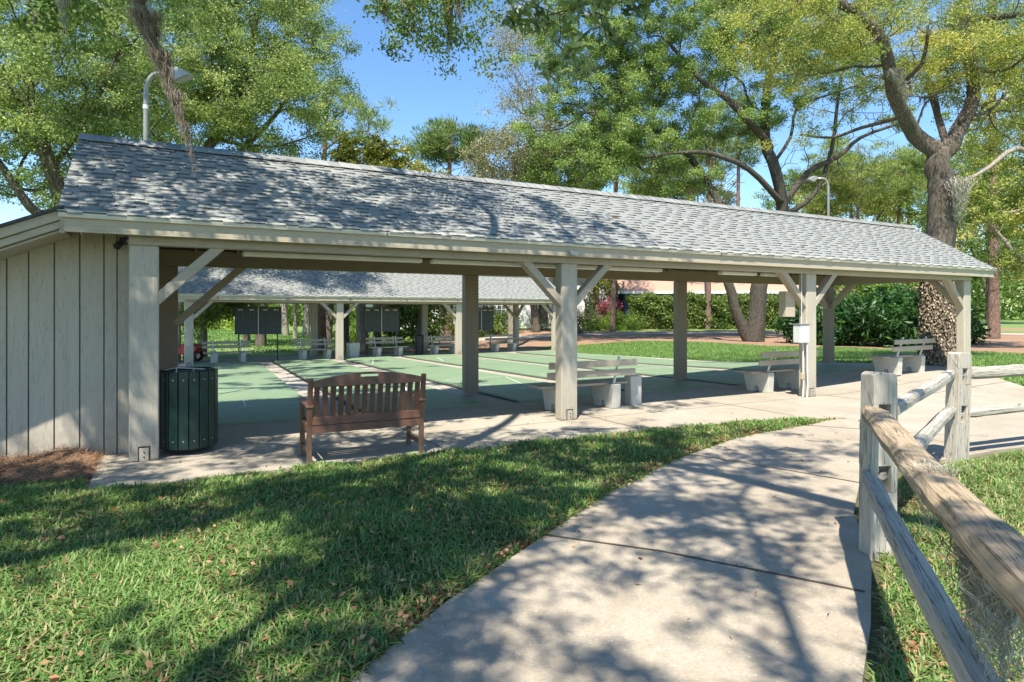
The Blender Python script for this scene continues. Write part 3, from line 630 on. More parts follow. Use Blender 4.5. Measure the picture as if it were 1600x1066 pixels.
# ---------------- golf cart ----------------
gc = empty('golf_cart', (*GP(268, 566), -.36), R(10), 'red golf cart half hidden by the leftmost far pavilion post', 'golf cart')
MB().prism([(-1.1, .35), (.9, .3), (1.1, .6), (.55, .75), (.3, .45), (-.2, .45), (-.25, .8), (-1.1, .8)], 'y', -.5, .5).make('body', M['red'], gc, .02)
MB().bb(-1.0, .5, -.55, .55, 1.75, 1.81).make('canopy', M['white'], gc, .02)
MB().bb(-.75, -.2, -.45, .45, .82, .92).make('seat', M['cream'], gc, .02)
for x in (-.95, .45):
    for y in (-.45, .45): MB().cyl((x, y, .6), (x, y, 1.76), .02, n=8).make('canopy_post', M['black_metal'], gc)
for x in (-.75, .8):
    for y in (-.5, .5):
        w = MB().cyl((x, y-.08, .22), (x, y+.08, .22), .23, n=20).make('wheel', M['rubber'], gc, .01); MB().cyl((x, y-.09, .22), (x, y+.09, .22), .12, n=16).make('rim', M['white'], w)

# ---------------- houses far behind ----------------
def house_far():
    z0 = .3
    r = empty('house', (8.7, 54, z0), R(-2), 'low blue grey house with terracotta roof behind the hedge', 'house')
    MB().bb(.8, 27, 0, 9, -.5, 3.0).make('wall', M['bluewall'], r)
    rf = MB(); rf.prism([(-.7, 2.95), (9.7, 2.95), (4.5, 5.9)], 'x', .2, 27.8); rf.make('roof', M['rooftile'], r)
    MB().bb(.15, 27.9, -.78, -.70, 2.78, 3.0).make('fascia', M['white'], r)
    for x in (1.35, 6, 11, 16, 21):
        w = MB().bb(x, x+1.1, -.04, .02, .7, 2.5).make('window', M['glass_dim'], r); k = MB(); k.bb(x-.08, x, -.07, .01, .6, 2.6); k.bb(x+1.1, x+1.18, -.07, .01, .6, 2.6); k.bb(x, x+1.1, -.07, .01, 2.5, 2.6); k.bb(x, x+1.1, -.07, .01, .6, .7); k.bb(x+.52, x+.58, -.065, .0, .7, 2.5); k.make('frame', M['white'], w)
house_far()
def house2():
    r = empty('house', (3.0, 58, .0), R(3), 'small pale blue house wing between the pine trunks, with orange gable', 'house')
    MB().bb(2.5, 9.5, 0, 7, -.5, 3.1).make('wall', M['bluewall'], r)
    k = MB(); k.prism([(2.0, 3.1), (10.0, 3.1), (6.0, 6.2)], 'y', -.4, 7.4); k.make('roof', M['rooftile'], r)
    MB().bb(3.8, 5.6, -.05, .02, .2, 2.4).make('garage_door', M['pale_metal'], r)
house2()
def church():
    r = empty('white_building', (-4.6, 52, -.3), R(6), 'white stucco building with arched windows behind the rightmost scoreboard', 'building')
    MB().bb(0, 13, 0, 10, -.3, 5.2).make('wall', M['whitewall'], r)
    k = MB(); k.prism([(-.6, 5.15), (10.6, 5.15), (5, 8)], 'x', -.6, 13.6); k.make('roof', M['rooftile'], r)
    for (x, w, m) in ((2.7, .9, 'glass_dim'), (4.1, 1.3, 'glass_dim'), (7.2, .8, 'dark'), (9.1, 1.0, 'dark'), (11.2, 1.0, 'glass_dim')):
        pts = [(x-w/2, .9), (x+w/2, .9), (x+w/2, 2.7)]+[(x+w/2*math.cos(a), 2.7+w/2*math.sin(a)) for a in [math.pi*i/8 for i in range(1, 8)]]+[(x-w/2, 2.7)]
        wn = MB().prism(pts, 'y', -.05, .02).make('window', M[m], r)
        k = MB()
        for i in range(1, 4): k.bb(x-w/2+w*i/4-.02, x-w/2+w*i/4+.02, -.075, -.052, .9, 2.7+w*.35)
        for i in range(6): k.bb(x-w/2, x+w/2, -.08, -.055, 1.1+i*.32, 1.13+i*.32)
        if m == 'glass_dim': k.make('grille', M['white'], wn)
        else: k.bm.free()
church()
r = empty('house', (-14.5, 62, -.3), R(8), 'distant pale house glimpsed between the trunks left of the middle scoreboard', 'house')
MB().bb(0, 9, 0, 8, -.3, 3.2).make('wall', M['whitewall'], r); k = MB(); k.prism([(-.6, 3.15), (8.6, 3.15), (4, 5.6)], 'x', -.6, 9.6); k.make('roof', M['rooftile'], r)
MB().bb(3.0, 4.2, -.04, .02, .6, 2.4).make('window', M['glass_dim'], r)

# ================= vegetation =================
def leaf_verts(P, L, W, rng, up=0., dirs=None, tone=None, fold=.0):
    n = len(P); 
    d = rng.normal(size=(n, 3)) if dirs is None else dirs+rng.normal(size=(n, 3))*.35
    d[:, 2] += up; d /= np.linalg.norm(d, axis=1)[:, None]
    q = rng.normal(size=(n, 3)); q[:, 2] *= .6 ; s = np.cross(d, q); s /= np.linalg.norm(s, axis=1)[:, None]+1e-9
    l = (L*rng.uniform(.7, 1.25, n))[:, None]; w = (W*rng.uniform(.7, 1.2, n))[:, None]
    V = np.stack([P, P+d*l*.5+s*w*.5, P+d*l, P+d*l*.5-s*w*.5], 1).reshape(-1, 3)
    F = np.arange(n*4).reshape(-1, 4); T = np.repeat(np.clip(tone if tone is not None else rng.random(n), 0, 1), 4)
    return V, F, T
class Graph:
    def __init__(s): s.p = []; s.par = []; s.rmin = []; s.depth = []
    def add(s, p, par, rmin=0.): s.p.append(np.array(p, float)); s.par.append(par); s.rmin.append(rmin); s.depth.append(0 if par < 0 else s.depth[par]+np.linalg.norm(s.p[-1]-s.p[par])); return len(s.p)-1
    def limb(s, pts, r0, r1, par=-1, sub=3, rng=RNG, wig=.04):
        pts = [np.array(p, float) for p in pts]; 
        if par >= 0: pts = [s.p[par]]+pts
        # catmull-rom
        P = [pts[0]]+pts+[pts[-1]]; out = []
        for i in range(1, len(P)-2):
            for k in range(sub):
                t = k/sub; a, b, c, d = P[i-1:i+3]; out.append(.5*((2*b)+(-a+c)*t+(2*a-5*b+4*c-d)*t*t+(-a+3*b-3*c+d)*t**3))
        out.append(pts[-1]); n = len(out); ids = []
        for i, q in enumerate(out):
            if i == 0 and par >= 0: last = par; continue
            r = r0+(r1-r0)*i/(n-1); q = q+rng.normal(size=3)*wig*(r0 if i else 0)
            last = s.add(q, par if i == 0 else last, r); ids.append(last)
        return ids
    def branch_to(s, c, rng, pathw=.35, steps=4, wig=.12, cand=None):
        A = np.array(s.p); d = np.linalg.norm(A-c, axis=1)+pathw*np.array(s.depth)
        if cand is not None: d = d+np.where(np.arange(len(A)) < cand, 1e9, 0)
        j = int(np.argmin(d)); a = s.p[j]; L = np.linalg.norm(c-a); last = j
        mid = (a+c)/2+rng.normal(size=3)*L*wig+np.array([0, 0, -.10*L if rng.random() < .5 else .12*L])
        for i in range(1, steps+1):
            t = i/steps; q = (1-t)**2*a+2*t*(1-t)*mid+t*t*c; last = s.add(q+rng.normal(size=3)*L*.02, last)
        return last
    def mesh(s, name, m, parent, tip=.012, sides=7, rmaxside=.12, e=2.35):
        n = len(s.p); acc = np.zeros(n); ch = [[] for _ in range(n)]
        for i in range(n):
            if s.par[i] >= 0: ch[s.par[i]].append(i)
        rad = np.zeros(n)
        for i in range(n-1, -1, -1):
            v = sum(rad[c]**e for c in ch[i]); rad[i] = max((v if v > 0 else tip**e)**(1/e), s.rmin[i])
            if s.rmin[i] > 0: rad[i] = s.rmin[i] 
        V = []; F = []; 
        # chains
        starts = [(i, -1) for i in range(n) if s.par[i] < 0]
        while starts:
            i, pj = starts.pop(); chain = [] if pj < 0 else [pj]; cur = i
            while True:
                chain.append(cur)
                if not ch[cur]: break
                o = sorted(ch[cur], key=lambda c: -rad[c]); cur2 = o[0]
                for c in o[1:]: starts.append((c, cur))
                cur = cur2
            pts = np.array([s.p[c] for c in chain]); rr = np.array([rad[c] for c in chain])
            if pj >= 0: rr[0] = min(rr[0], rr[1]*1.25)
            ns = 14 if rr.max() > .18 else (sides if rr.max() > .03 else 4)
            tg = np.gradient(pts, axis=0) if len(pts) > 1 else np.array([[0, 0, 1.]]); tg /= np.linalg.norm(tg, axis=1)[:, None]+1e-9
            a = np.cross(tg[0], [0.3, 1, .2]); a /= np.linalg.norm(a)+1e-9; base = len(V)
            for k_ in range(len(pts)):
                a = a-tg[k_]*a.dot(tg[k_]); a /= np.linalg.norm(a)+1e-9; b = np.cross(tg[k_], a)
                for q in range(ns):
                    th = 2*math.pi*q/ns; lump = 1+(.07*math.sin(3*th+k_*.6)+.05*math.sin(5*th-k_*.35) if rr[k_] > .12 else 0)
                    V.append(pts[k_]+(a*math.cos(th)+b*math.sin(th))*rr[k_]*lump)
            for k_ in range(len(pts)-1):
                for q in range(ns): F.append((base+k_*ns+q, base+k_*ns+(q+1) % ns, base+(k_+1)*ns+(q+1) % ns, base+(k_+1)*ns+q))
        return np_mesh(name, V, [np.array(F)], m, parent, smooth=True)
def ell_clusters(rng, ells, hollow=.35, accept=None):
    out = []
    for (c, r, n) in ells:
        k = 0; tries = 0
        while k < n and tries < n*40:
            tries += 1; d = rng.normal(size=3); d /= np.linalg.norm(d); q = np.array(c)+d*np.array(r)*rng.uniform(hollow, 1)**.6
            if accept and not accept(q): continue
            out.append(q); k += 1
    return out
def tree(name, label, base, limbs, ells, leafm, barkm='bark', seed=1, cr=.7, nl=260, L=.11, W=.055, group=None, cat='tree', tip=.012, tonev=.5, flat=.65, pathw=.35, needles=False, clusters=None, extra=None, hollow=.35, sub2=3, name2='crown', accept=None, steps=4, twigs=.6, spr=.8, bare=()):
    rng = np.random.default_rng(seed); r = empty(name, base, 0, label, cat, group); g = Graph(); b = np.array(base)
    first = None
    for i, lm in enumerate(limbs):
        pts = [np.array(p)-b for p in lm[0]]
        if i == 0: first = g.limb(pts, lm[1], lm[2], rng=rng)
        else:
            j = int(np.argmin([np.linalg.norm(q-pts[0]) for q in g.p])); g.limb(pts, lm[1], lm[2], par=j, rng=rng)
    cl = [q-b for q in (clusters if clusters is not None else ell_clusters(rng, ells, hollow, accept))]
    if ells:
        for lm in limbs[1:]:
            e_ = np.array(lm[0][-1])-b; p_ = np.array(lm[0][-2])-b; cl += [e_, e_+(e_-p_)*.25+rng.normal(size=3)*.3, e_+rng.normal(size=3)*.6]
    cl.sort(key=lambda q: min(np.linalg.norm(q-p) for p in g.p[:len(g.p)])); nb = max(0, len(first)//2)
    Ps = []; Ts = []; Ds = []
    for q in cl:
        g.branch_to(q, rng, pathw, cand=nb, steps=steps); tn = tonev+rng.normal()*.17
        for s_ in range(sub2):
            off = rng.normal(size=3)*cr*spr*np.array([1, 1, flat]); m_ = max(3, int(nl/sub2*rng.uniform(.6, 1.4)))
            P = q+off+rng.normal(size=(m_, 3))*cr*.30*np.array([1, 1, flat]); Ps.append(P); Ts.append(np.clip(tn+rng.normal()*.1+rng.normal(size=m_)*.16, 0, 1))
            if needles: Ds.append((P-q-off)/(cr*.4)+np.array([0, 0, .7]))
    for q in ell_clusters(rng, list(bare), .2): g.branch_to(q-b, rng, pathw, cand=nb, steps=5, wig=.2)
    if ells and not needles:
        for q in ell_clusters(rng, [(c, tuple(np.array(r_)*1.05), int(n_*twigs)) for c, r_, n_ in ells], .5): g.branch_to(q-b, rng, pathw, cand=nb, steps=steps, wig=.18)
    P = np.concatenate(Ps); T = np.concatenate(Ts)
    g.mesh('trunk', M[barkm], r, tip)
    V, F, TT = leaf_verts(P, L, W, rng, 0 if not needles else .3, np.concatenate(Ds) if needles else None, T)
    np_mesh(name2, V, [F], M[leafm], r, TT)
    return r
def on_ground(px, Z): x = (px-800)/1000.*Z; return (x, Z, gzz(x, Z))
vrng = np.random.default_rng(5)
def inframe(q, m=.0):
    if q[1] < .3: return False
    return abs(q[0]/q[1]) < .80+m and (q[2]-1.6)/q[1] < .487+m

# ---- left background oaks ----
b = on_ground(120, 17.5)
tree('oak_tree', 'big leafy oak filling the upper left corner behind the shed', b,
     [([b, PP(112, 420, 17.5), PP(98, 320, 17.4), PP(70, 240, 17.0), PP(45, 150, 16.8), PP(60, 20, 17)], .26, .10), ([PP(100, 330, 17.4), PP(60, 335, 17), PP(20, 285, 16.6), PP(-40, 200, 16.5)], .2, .06), ([PP(80, 265, 17.2), PP(140, 180, 18), PP(180, 90, 18.3)], .12, .04)],
     [(PP(40, 90, 17.3), (3.4, 3, 2.6), 84), (PP(150, 60, 18), (2.8, 2.8, 2.4), 44), (PP(20, 230, 17), (2.8, 2.4, 1.6), 50), (PP(-60, 40, 17), (3, 3, 3), 24), (PP(150, 180, 18.2), (1.6, 1.8, 1.1), 20)], 'leaf_left', 'bark', 21, .58, 500, .09, .042)
b = on_ground(185, 25)
tree('oak_tree', 'broad oak behind the left half of the near roof, its crown reaching the open sky', b,
     [([b, PP(200, 420, 25), PP(255, 330, 24.5), PP(320, 240, 24), PP(380, 130, 24), PP(400, 20, 24)], .30, .10), ([PP(240, 340, 24), PP(250, 220, 23), PP(230, 110, 23)], .16, .05), ([PP(345, 260, 24), PP(430, 180, 24.5), PP(490, 90, 25)], .16, .05), ([PP(350, 220, 24), PP(420, 230, 24), PP(480, 215, 24)], .1, .03)],
     [(PP(300, 70, 24), (3.2, 3, 3.2), 80), (PP(420, 60, 24.5), (3.0, 3, 2.8), 74), (PP(410, 180, 24), (2.8, 2.6, 1.7), 54), (PP(300, 190, 23.6), (2.6, 2.4, 1.6), 34), (PP(470, 60, 25), (1.5, 2, 1.8), 20), (PP(230, 130, 23), (2, 2, 2.6), 26)], 'leaf_left', 'bark', 22, .66, 480, .105, .05)
# ---- pine leaning right of it ----
b = on_ground(505, 30)
tree('pine_tree', 'slender pine with yellow green needle tufts beside the left oak crown', b,
     [([b, PP(500, 400, 30), PP(506, 260, 30), PP(512, 150, 30)], .22, .07), ([PP(506, 235, 30), PP(540, 210, 30), PP(575, 205, 30)], .07, .03), ([PP(508, 200, 30), PP(545, 165, 30)], .06, .03)], None, 'needle', 'bark_red', 23, .55, 190, .34, .035, needles=True, tonev=.8, cat='tree',
     clusters=[np.array(PP(x, y, 30+vrng.uniform(-1, 1))) for x, y in ((530, 150), (545, 162), (560, 180), (575, 185), (590, 195), (600, 182), (540, 190), (560, 205), (585, 210), (518, 140), (525, 172), (510, 160), (500, 140), (520, 205), (572, 170), (535, 220), (548, 176))], sub2=2)
# ---- golden magnolia ----
b = on_ground(590, 31)
tree('magnolia_tree', 'rounded golden green tree peeping over the roof below the open sky', b,
     [([b, PP(590, 400, 31), PP(590, 300, 31), PP(588, 250, 31)], .2, .08)],
     [(PP(568, 250, 31), (1.3, 1.4, 1.2), 30), (PP(612, 262, 31), (1.1, 1.3, .9), 22), (PP(650, 285, 31), (1.0, 1.2, .8), 14), (PP(540, 285, 31), (1.2, 1.2, 1.0), 16)], 'leaf_mag', 'bark', 24, .42, 230, .17, .09)
# ---- pine in the middle ----
b = on_ground(703, 44)
tree('pine_tree', 'rounded green pine standing over the middle of the roof ridge', b,
     [([b, PP(703, 400, 44), PP(702, 270, 44), PP(705, 215, 44)], .3, .08)],
     [(PP(705, 222, 44), (1.9, 1.9, 1.1), 34), (PP(672, 235, 44), (.8, 1, .7), 10), (PP(738, 235, 44), (.8, 1, .8), 10)], 'needle', 'bark_red', 25, .6, 200, .42, .05, needles=True, tonev=.55, hollow=.6)
# ---- airy greyish tree and pale one ----
b = on_ground(868, 46)
tree('bare_tree', 'airy almost leafless tree with pale twigs at the right of the open sky', b,
     [([b, PP(868, 400, 46), PP(862, 300, 46), PP(858, 200, 46), PP(860, 90, 46), PP(870, 10, 46)], .24, .06), ([PP(860, 260, 46), PP(820, 180, 46), PP(800, 80, 46)], .1, .035), ([PP(858, 180, 46), PP(810, 110, 46), PP(790, 60, 46)], .08, .03)],
     [(PP(825, 90, 46), (2.5, 3, 4.0), 80), (PP(810, 180, 46), (2.0, 2.6, 2.2), 50), (PP(800, 40, 46), (1.7, 2.6, 2.2), 36)], 'leaf_tan', 'bark_pale', 26, .8, 60, .16, .08, tip=.014, tonev=.6)
b = on_ground(800, 36)
tree('bare_tree', 'tan green thinly leaved tree low over the roof between pine and big oak', b,
     [([b, PP(800, 400, 36), PP(800, 300, 36), PP(805, 240, 36)], .22, .07)],
     [(PP(790, 250, 36), (2.3, 2, 1.7), 60), (PP(845, 230, 36), (2.2, 2, 1.8), 44), (PP(750, 275, 36), (1.3, 1.5, .9), 20)], 'leaf_tan', 'bark_pale', 27, .6, 150, .14, .065, tip=.012, tonev=.5)
# ---- big double oak B ----
ZB = 34.5; b = (*[GP(1180, 533)[0], GP(1180, 533)[1]],); ZB = b[1]; bz = gzz(*b); b = (b[0], b[1], bz)
def Q(px, py, dz=0): return PP(px, py, ZB+dz)
limbsB = [([b, Q(1184, 480), Q(1186, 440), Q(1190, 400, .3), Q(1200, 360, .4), Q(1222, 328, .5), Q(1213, 270), Q(1195, 215), Q(1200, 130), Q(1212, 60, -.5), Q(1200, -20, -1)], .47, .17),
          ([Q(1172, 535), Q(1158, 505), Q(1143, 460), Q(1128, 400), Q(1128, 330), Q(1095, 270, 1), Q(1050, 215, 1), Q(985, 195, .5)], .34, .13),
          ([Q(1200, 225), Q(1165, 185, -1), Q(1130, 150, -1.5), Q(1090, 120, -1.5), Q(1040, 60, -1)], .26, .08),
          ([Q(1215, 310), Q(1170, 265, -1), Q(1110, 240, -2), Q(1050, 240, -2), Q(985, 250, -1)], .20, .06),
          ([Q(1222, 325, .5), Q(1262, 270, 1), Q(1310, 245, 1), Q(1345, 215, 1), Q(1400, 195, 1)], .20, .07),
          ([Q(1228, 335, .5), Q(1275, 300, 1.2), Q(1300, 230, 1), Q(1310, 150, 1), Q(1325, 60, .6)], .18, .06),
          ([Q(1205, 260), Q(1235, 215), Q(1245, 170, -.5), Q(1290, 150, -.5), Q(1350, 130)], .12, .04),
          ([Q(985, 250, -1), Q(930, 175, -1), Q(880, 200, -1), Q(830, 205, -1)], .08, .04), ([Q(1120, 380), Q(1090, 330, 1), Q(1035, 300, 1)], .1, .04)]
tree('oak_tree', 'great spreading live oak with two trunks beyond the courts', b, limbsB,
     [(Q(1080, 60), (4.6, 4, 2.6), 76), (Q(960, 130), (4.2, 3.5, 2.2), 70), (Q(905, 60), (3.2, 3, 2.2), 40), (Q(905, 255), (2.9, 2.4, 1.7), 40), (Q(1010, 220), (3.4, 3, 1.4), 40), (Q(1180, 40), (3.8, 3.4, 2.4), 52), (Q(1140, 180), (3, 3, 1.4), 22), (Q(1290, 110), (3.4, 3, 2.6), 26), (Q(1280, 20), (3.4, 3, 2.0), 36), (Q(1060, 285), (2.4, 2, 1.0), 12), (Q(1090, -60), (9, 4, 2.0), 60)],
     'leaf_oak', 'bark_shaded', 28, .66, 560, .13, .058, tonev=.58, pathw=.25, twigs=1.6, bare=[(Q(1300, 230), (4, 2.5, 3.0), 90), (Q(1080, 280), (4.5, 2.5, 1.6), 70), (Q(1380, 150), (2.5, 2, 2.5), 40)])
# ---- right oak C, clad trunk ----
xC, yC = GP(1467, 570); ZC = yC; b = (xC, yC, gzz(xC, yC))
def Q(px, py, dz=0): return PP(px, py, ZC+dz)
limbsC = [([b, Q(1467, 500), Q(1466, 420), Q(1470, 340), Q(1472, 290), Q(1466, 255), Q(1470, 235)], .39, .27),
          ([Q(1462, 235), Q(1428, 210), Q(1402, 160, -.5), Q(1388, 100, -.8), Q(1370, 50, -1.2), Q(1310, 5, -1.5), Q(1240, -20, -1.5)], .24, .08),
          ([Q(1480, 235), Q(1500, 195, .2), Q(1523, 150, .3), Q(1512, 80, .3), Q(1508, 10, .2), Q(1520, -80, 0)], .22, .12),
          ([Q(1508, 25, .2), Q(1550, 28, 0), Q(1600, 22, -.5), Q(1680, 10, -1)], .11, .05),
          ([Q(1478, 220), Q(1462, 170, 1), Q(1450, 120, 1.5), Q(1490, 90, 2)], .12, .05),
          ([Q(1505, 185), Q(1550, 170, 1), Q(1590, 120, 1.5)], .07, .03), ([Q(1395, 140, -.5), Q(1440, 100, -1.5), Q(1450, 40, -2)], .09, .03),
          ([Q(1525, 110, .3), Q(1570, 110, -.4), Q(1600, 90, -1)], .07, .03), ([Q(1400, 185), Q(1345, 200, 1), Q(1300, 215, 1.6), Q(1250, 210, 2)], .07, .03)]
oc = tree('oak_tree', 'knotty oak right of the pavilion, lower trunk clad in dry vine leaves', b, limbsC,
     [(Q(1400, 60, -.5), (2.6, 1.8, 1.2), 42), (Q(1280, 50, -1), (2.2, 1.8, 1.2), 36), (Q(1470, 90, 1), (2.0, 1.6, 1.2), 22), (Q(1560, 70, 0), (1.8, 1.6, 1.4), 34), (Q(1570, 180, 1), (1.1, 1.2, .9), 14), (Q(1440, 140, 2), (1.2, 1, .8), 10), (Q(1350, -60), (5, 3, 1.2), 40), (Q(1225, 95, -1), (1.2, 1.2, .8), 14)],
     'leaf_yellow', 'bark', 29, .46, 420, .07, .03, tonev=.55, pathw=.25, tip=.008, twigs=1.6, bare=[(Q(1420, 130), (1.6, 1.2, 1.2), 50), (Q(1550, 130), (1.2, 1, 1.2), 40)])
rng = np.random.default_rng(3); N = 13000; th = rng.uniform(0, 2*np.pi, N); hh = 3.1*rng.random(N)**1.25; rr_ = .40-.02*hh+rng.uniform(0, .07, N); P = np.stack([np.cos(th)*rr_, np.sin(th)*rr_, hh], 1)
V, F, T = leaf_verts(P, .075, .045, rng, -.6, np.stack([np.cos(th)*.5, np.sin(th)*.5, -np.ones(N)], 1), rng.random(N)**1.2); np_mesh('vine_cladding', V, [F], M['stone_like'], oc, T)
# ---- right edge trees ----
def simple_oak(px, Z, h_px, w, lb, leaf='leaf_yellow', seed=1, nc=60, cr=.8, L=.2, nl=230, tr=.25, lean=0, tonev=.5, low=None, bark_='bark', cat='tree', group='trees beyond the lawn', name='oak_tree'):
    bb = on_ground(px, Z); zt = PP(px, h_px, Z)[2]; H = zt-bb[2]; zl = H*.35 if low is None else low*H
    rs = np.random.default_rng(seed); x, y, z = bb
    limbs = [([bb, (x+lean*.4, y, z+zl), (x+lean, y, z+H*.6), (x+lean*1.2, y, z+H*.88)], tr, tr*.3)]
    for i in range(3):
        a = rs.uniform(0, 6.28); limbs.append(([(x+lean*.4, y, z+zl*1.05), (x+math.cos(a)*w*.35, y+math.sin(a)*w*.3, z+H*.55), (x+math.cos(a)*w*.7, y+math.sin(a)*w*.6, z+H*.75)], tr*.5, tr*.15))
    return tree(name, lb, bb, limbs, [((x+lean, y, z+zl+(H-zl)*.55), (w, w, (H-zl)*.5), nc)], leaf, bark_, seed, cr, nl, L, L*.5, tonev=tonev, cat=cat, group=group)
b = on_ground(1640, 27)
tree('oak_tree', 'yellow green oak at the right edge with a long pale limb reaching left', b,
     [([b, PP(1640, 430, 27), PP(1635, 330, 27), PP(1640, 240, 27), PP(1630, 120, 27)], .3, .12), ([PP(1638, 260, 27), PP(1590, 232, 26), PP(1545, 262, 25.6), PP(1515, 280, 25.4)], .15, .06), ([PP(1640, 440, 27), PP(1590, 400, 26), PP(1560, 365, 26), PP(1530, 335, 26)], .14, .05), ([PP(1640, 300, 27), PP(1590, 330, 26), PP(1555, 330, 26)], .09, .04)],
     [(PP(1600, 200, 27), (2.2, 2, 2.0), 50), (PP(1570, 310, 26.5), (1.8, 1.6, 1.1), 30), (PP(1650, 120, 27), (2.2, 2, 2.2), 30), (PP(1590, 430, 26.5), (1.1, 1.2, .6), 12)], 'leaf_yellow', 'bark_pale', 31, .55, 300, .13, .06, tonev=.45, tip=.01)
b = (*GP(1552, 516),); b = (38.0*.752, 38.0, .0); b = (b[0], b[1], gzz(b[0], b[1]))
tree('pine_tree', 'straight reddish pine trunk standing right of the pavilion end', b,
     [([b, PP(1553, 480, 38), PP(1553, 400, 38), PP(1552, 300, 38), PP(1550, 120, 38), PP(1552, 0, 38)], .32, .16)],
     [(PP(1552, 60, 38), (3, 3, 2.4), 24), (PP(1552, 330, 38), (2.4, 2, 1.2), 8)], 'needle', 'bark_red', 32, .8, 180, .42, .05, needles=True)
def pine(px, Z, top, lb, seed, tr=.2, w=2.2, nc=22, tone=.55, crown=.75, group='pines behind the courts'):
    bb = on_ground(px, Z); rs = np.random.default_rng(seed); z1 = PP(px, top, Z)[2]; x, y, z = bb; H = z1-z; lx = rs.uniform(-.4, .4)
    return tree('pine_tree', lb, bb, [([bb, (x+lx*.5, y, z+H*.4), (x+lx, y, z+H*.8), (x+lx, y, z+H*.97)], tr, tr*.35)], [((x+lx, y, z+H*.82), (w, w, H*.17), nc)], 'needle', 'bark_red', seed, .85, 230, .45, .06, needles=True, tonev=tone, group=group)
pine(957, 47, 120, 'thin reddish pine trunk just right of the middle post, in front of pink shrub', 41, .20)
pine(1106, 50, 150, 'thin grey pine trunk in front of the hedge, between back post and double oak', 42, .22)
pine(1152, 58, 140, 'slim pine trunk showing in the fork of the double oak', 43, .22)
pine(932, 52, 160, 'reddish pine trunk beside the palm like shrub, left of the pink blossom', 44, .26)
pine(1340, 62, 215, 'bright needled pine over the right part of the roof, left one', 45, .2, 4.2, 60, .8)
pine(1400, 66, 235, 'bright needled pine over the right part of the roof, next to the knotty oak', 46, .2, 4.2, 60, .75)
pine(1290, 64, 255, 'bright needled pine behind the thin gooseneck lamp', 47, .18, 3.4, 44, .7)
pine(1500, 58, 250, 'needled pine behind the right end of the roof', 48, .2, 4, 50, .6)
pine(1020, 60, 200, 'tall pine behind the middle of the great oak crown', 49, .2, 3, 34, .5)
pine(1075, 64, 215, 'tall pine right behind the low limbs of the great oak', 50, .2, 3, 34, .5)
b = on_ground(905, 43.5)
tree('leaning_tree', 'dark trunk leaning left beyond the courts, just right of the middle post', b, [([b, PP(893, 500, 43), PP(886, 460, 43), PP(880, 380, 43), PP(890, 280, 43)], .33, .15)], [(PP(890, 260, 43), (4, 3, 1.8), 40)], 'leaf_oak', 'bark', 51, .8, 300, .2, .09)
for i, (px, Z, hp, w, lf, lb) in enumerate(((1330, 72, 262, 6, 'leaf_yellow', 'bright yellow green tree low over the roof, left of the knotty oak'), (1420, 76, 245, 6, 'leaf_yellow', 'pale yellow green tree just left behind the knotty oak trunk'), (1545, 60, 240, 5.5, 'leaf_oak', 'broad green tree behind the straight pine at the right edge'), (1640, 64, 200, 6.5, 'leaf_yellow', 'tall yellow green tree at the far right edge'), (1245, 80, 275, 6, 'leaf_oak', 'green tree showing under the great oak limbs over the roof'), (1090, 84, 262, 6, 'leaf_tan', 'pale tree showing under the left limbs of the great oak'), (960, 76, 240, 6, 'leaf_oak', 'green tree low over the roof left of the great oak'), (1490, 82, 260, 6, 'leaf_oak', 'green tree right behind the knotty oak trunk'))):
    simple_oak(px, Z, hp, w, lb, lf, 120+i, 60, 1.1, .26, 300, .3, low=.12)
# ---- trees seen through the pavilion, left half ----
W1 = [(316, 27.5, 430, 1.8, .22, 'leaf_left', 'pale'), (408, 36, 330, 3.0, .30, 'leaf_oak', ''), (386, 39, 330, 2.4, .22, 'leaf_oak', ''), (535, 33, 300, 2.8, .36, 'leaf_oak', ''), (568, 31.5, 330, 2.2, .30, 'leaf_oak', 'pale'), (656, 34, 330, 2.4, .22, 'leaf_oak', ''), (447, 52, 300, 3, .26, 'leaf_tan', 'pale'), (461, 46, 330, 2.4, .18, 'leaf_tan', 'pale'), (478, 50, 330, 2.6, .28, 'leaf_tan', 'pale'), (497, 44, 320, 2.4, .20, 'leaf_oak', ''), (512, 39, 320, 2.6, .26, 'leaf_oak', ''), (690, 44, 320, 2.2, .20, 'leaf_oak', ''), (705, 50, 310, 2.2, .22, 'leaf_tan', 'pale'), (733, 46, 310, 2.4, .30, 'leaf_oak', 'pale'), (838, 46, 300, 2.2, .3, 'leaf_oak', ''), (362, 95, 440, 4, .2, 'leaf_left', ''), (240, 60, 330, 4, .3, 'leaf_left', '')]
wl = ['small pale oak alone on the golf lawn, behind the far bench', 'forked oak right behind the leftmost scoreboard', 'slim oak left of the forked oak behind the leftmost scoreboard', 'thick dark trunk right of the second far pavilion post', 'pale gnarled trunk just left of the middle scoreboard', 'dark leaning trunk in front of the shrubs, left of the black bin', 'pale twiggy trunk in the woods right of the leftmost scoreboard', 'thin pale trunk farther back right of the leftmost scoreboard', 'pale trunk in the woods left of the second far bench', 'narrow dark trunk behind the second far bench', 'dark trunk left of the second far pavilion post', 'narrow trunk behind the fourth far bench', 'pale trunk left of the third far pavilion post', 'mottled trunk left of the third back post', 'dark trunk in front of the white building at its right', 'distant round lawn tree left of the leftmost scoreboard', 'distant lawn tree behind the shed door']
for i, ((px, Z, hp, w, tr, lf, pl), lb) in enumerate(zip(W1, wl)):
    simple_oak(px, Z, hp, w, lb, lf, 60+i, 34, .75, .2, 170, tr, lean=vrng.uniform(-.8, .8), low=.38, bark_='bark_pale' if pl else 'bark', group='trees beyond the far pavilion')
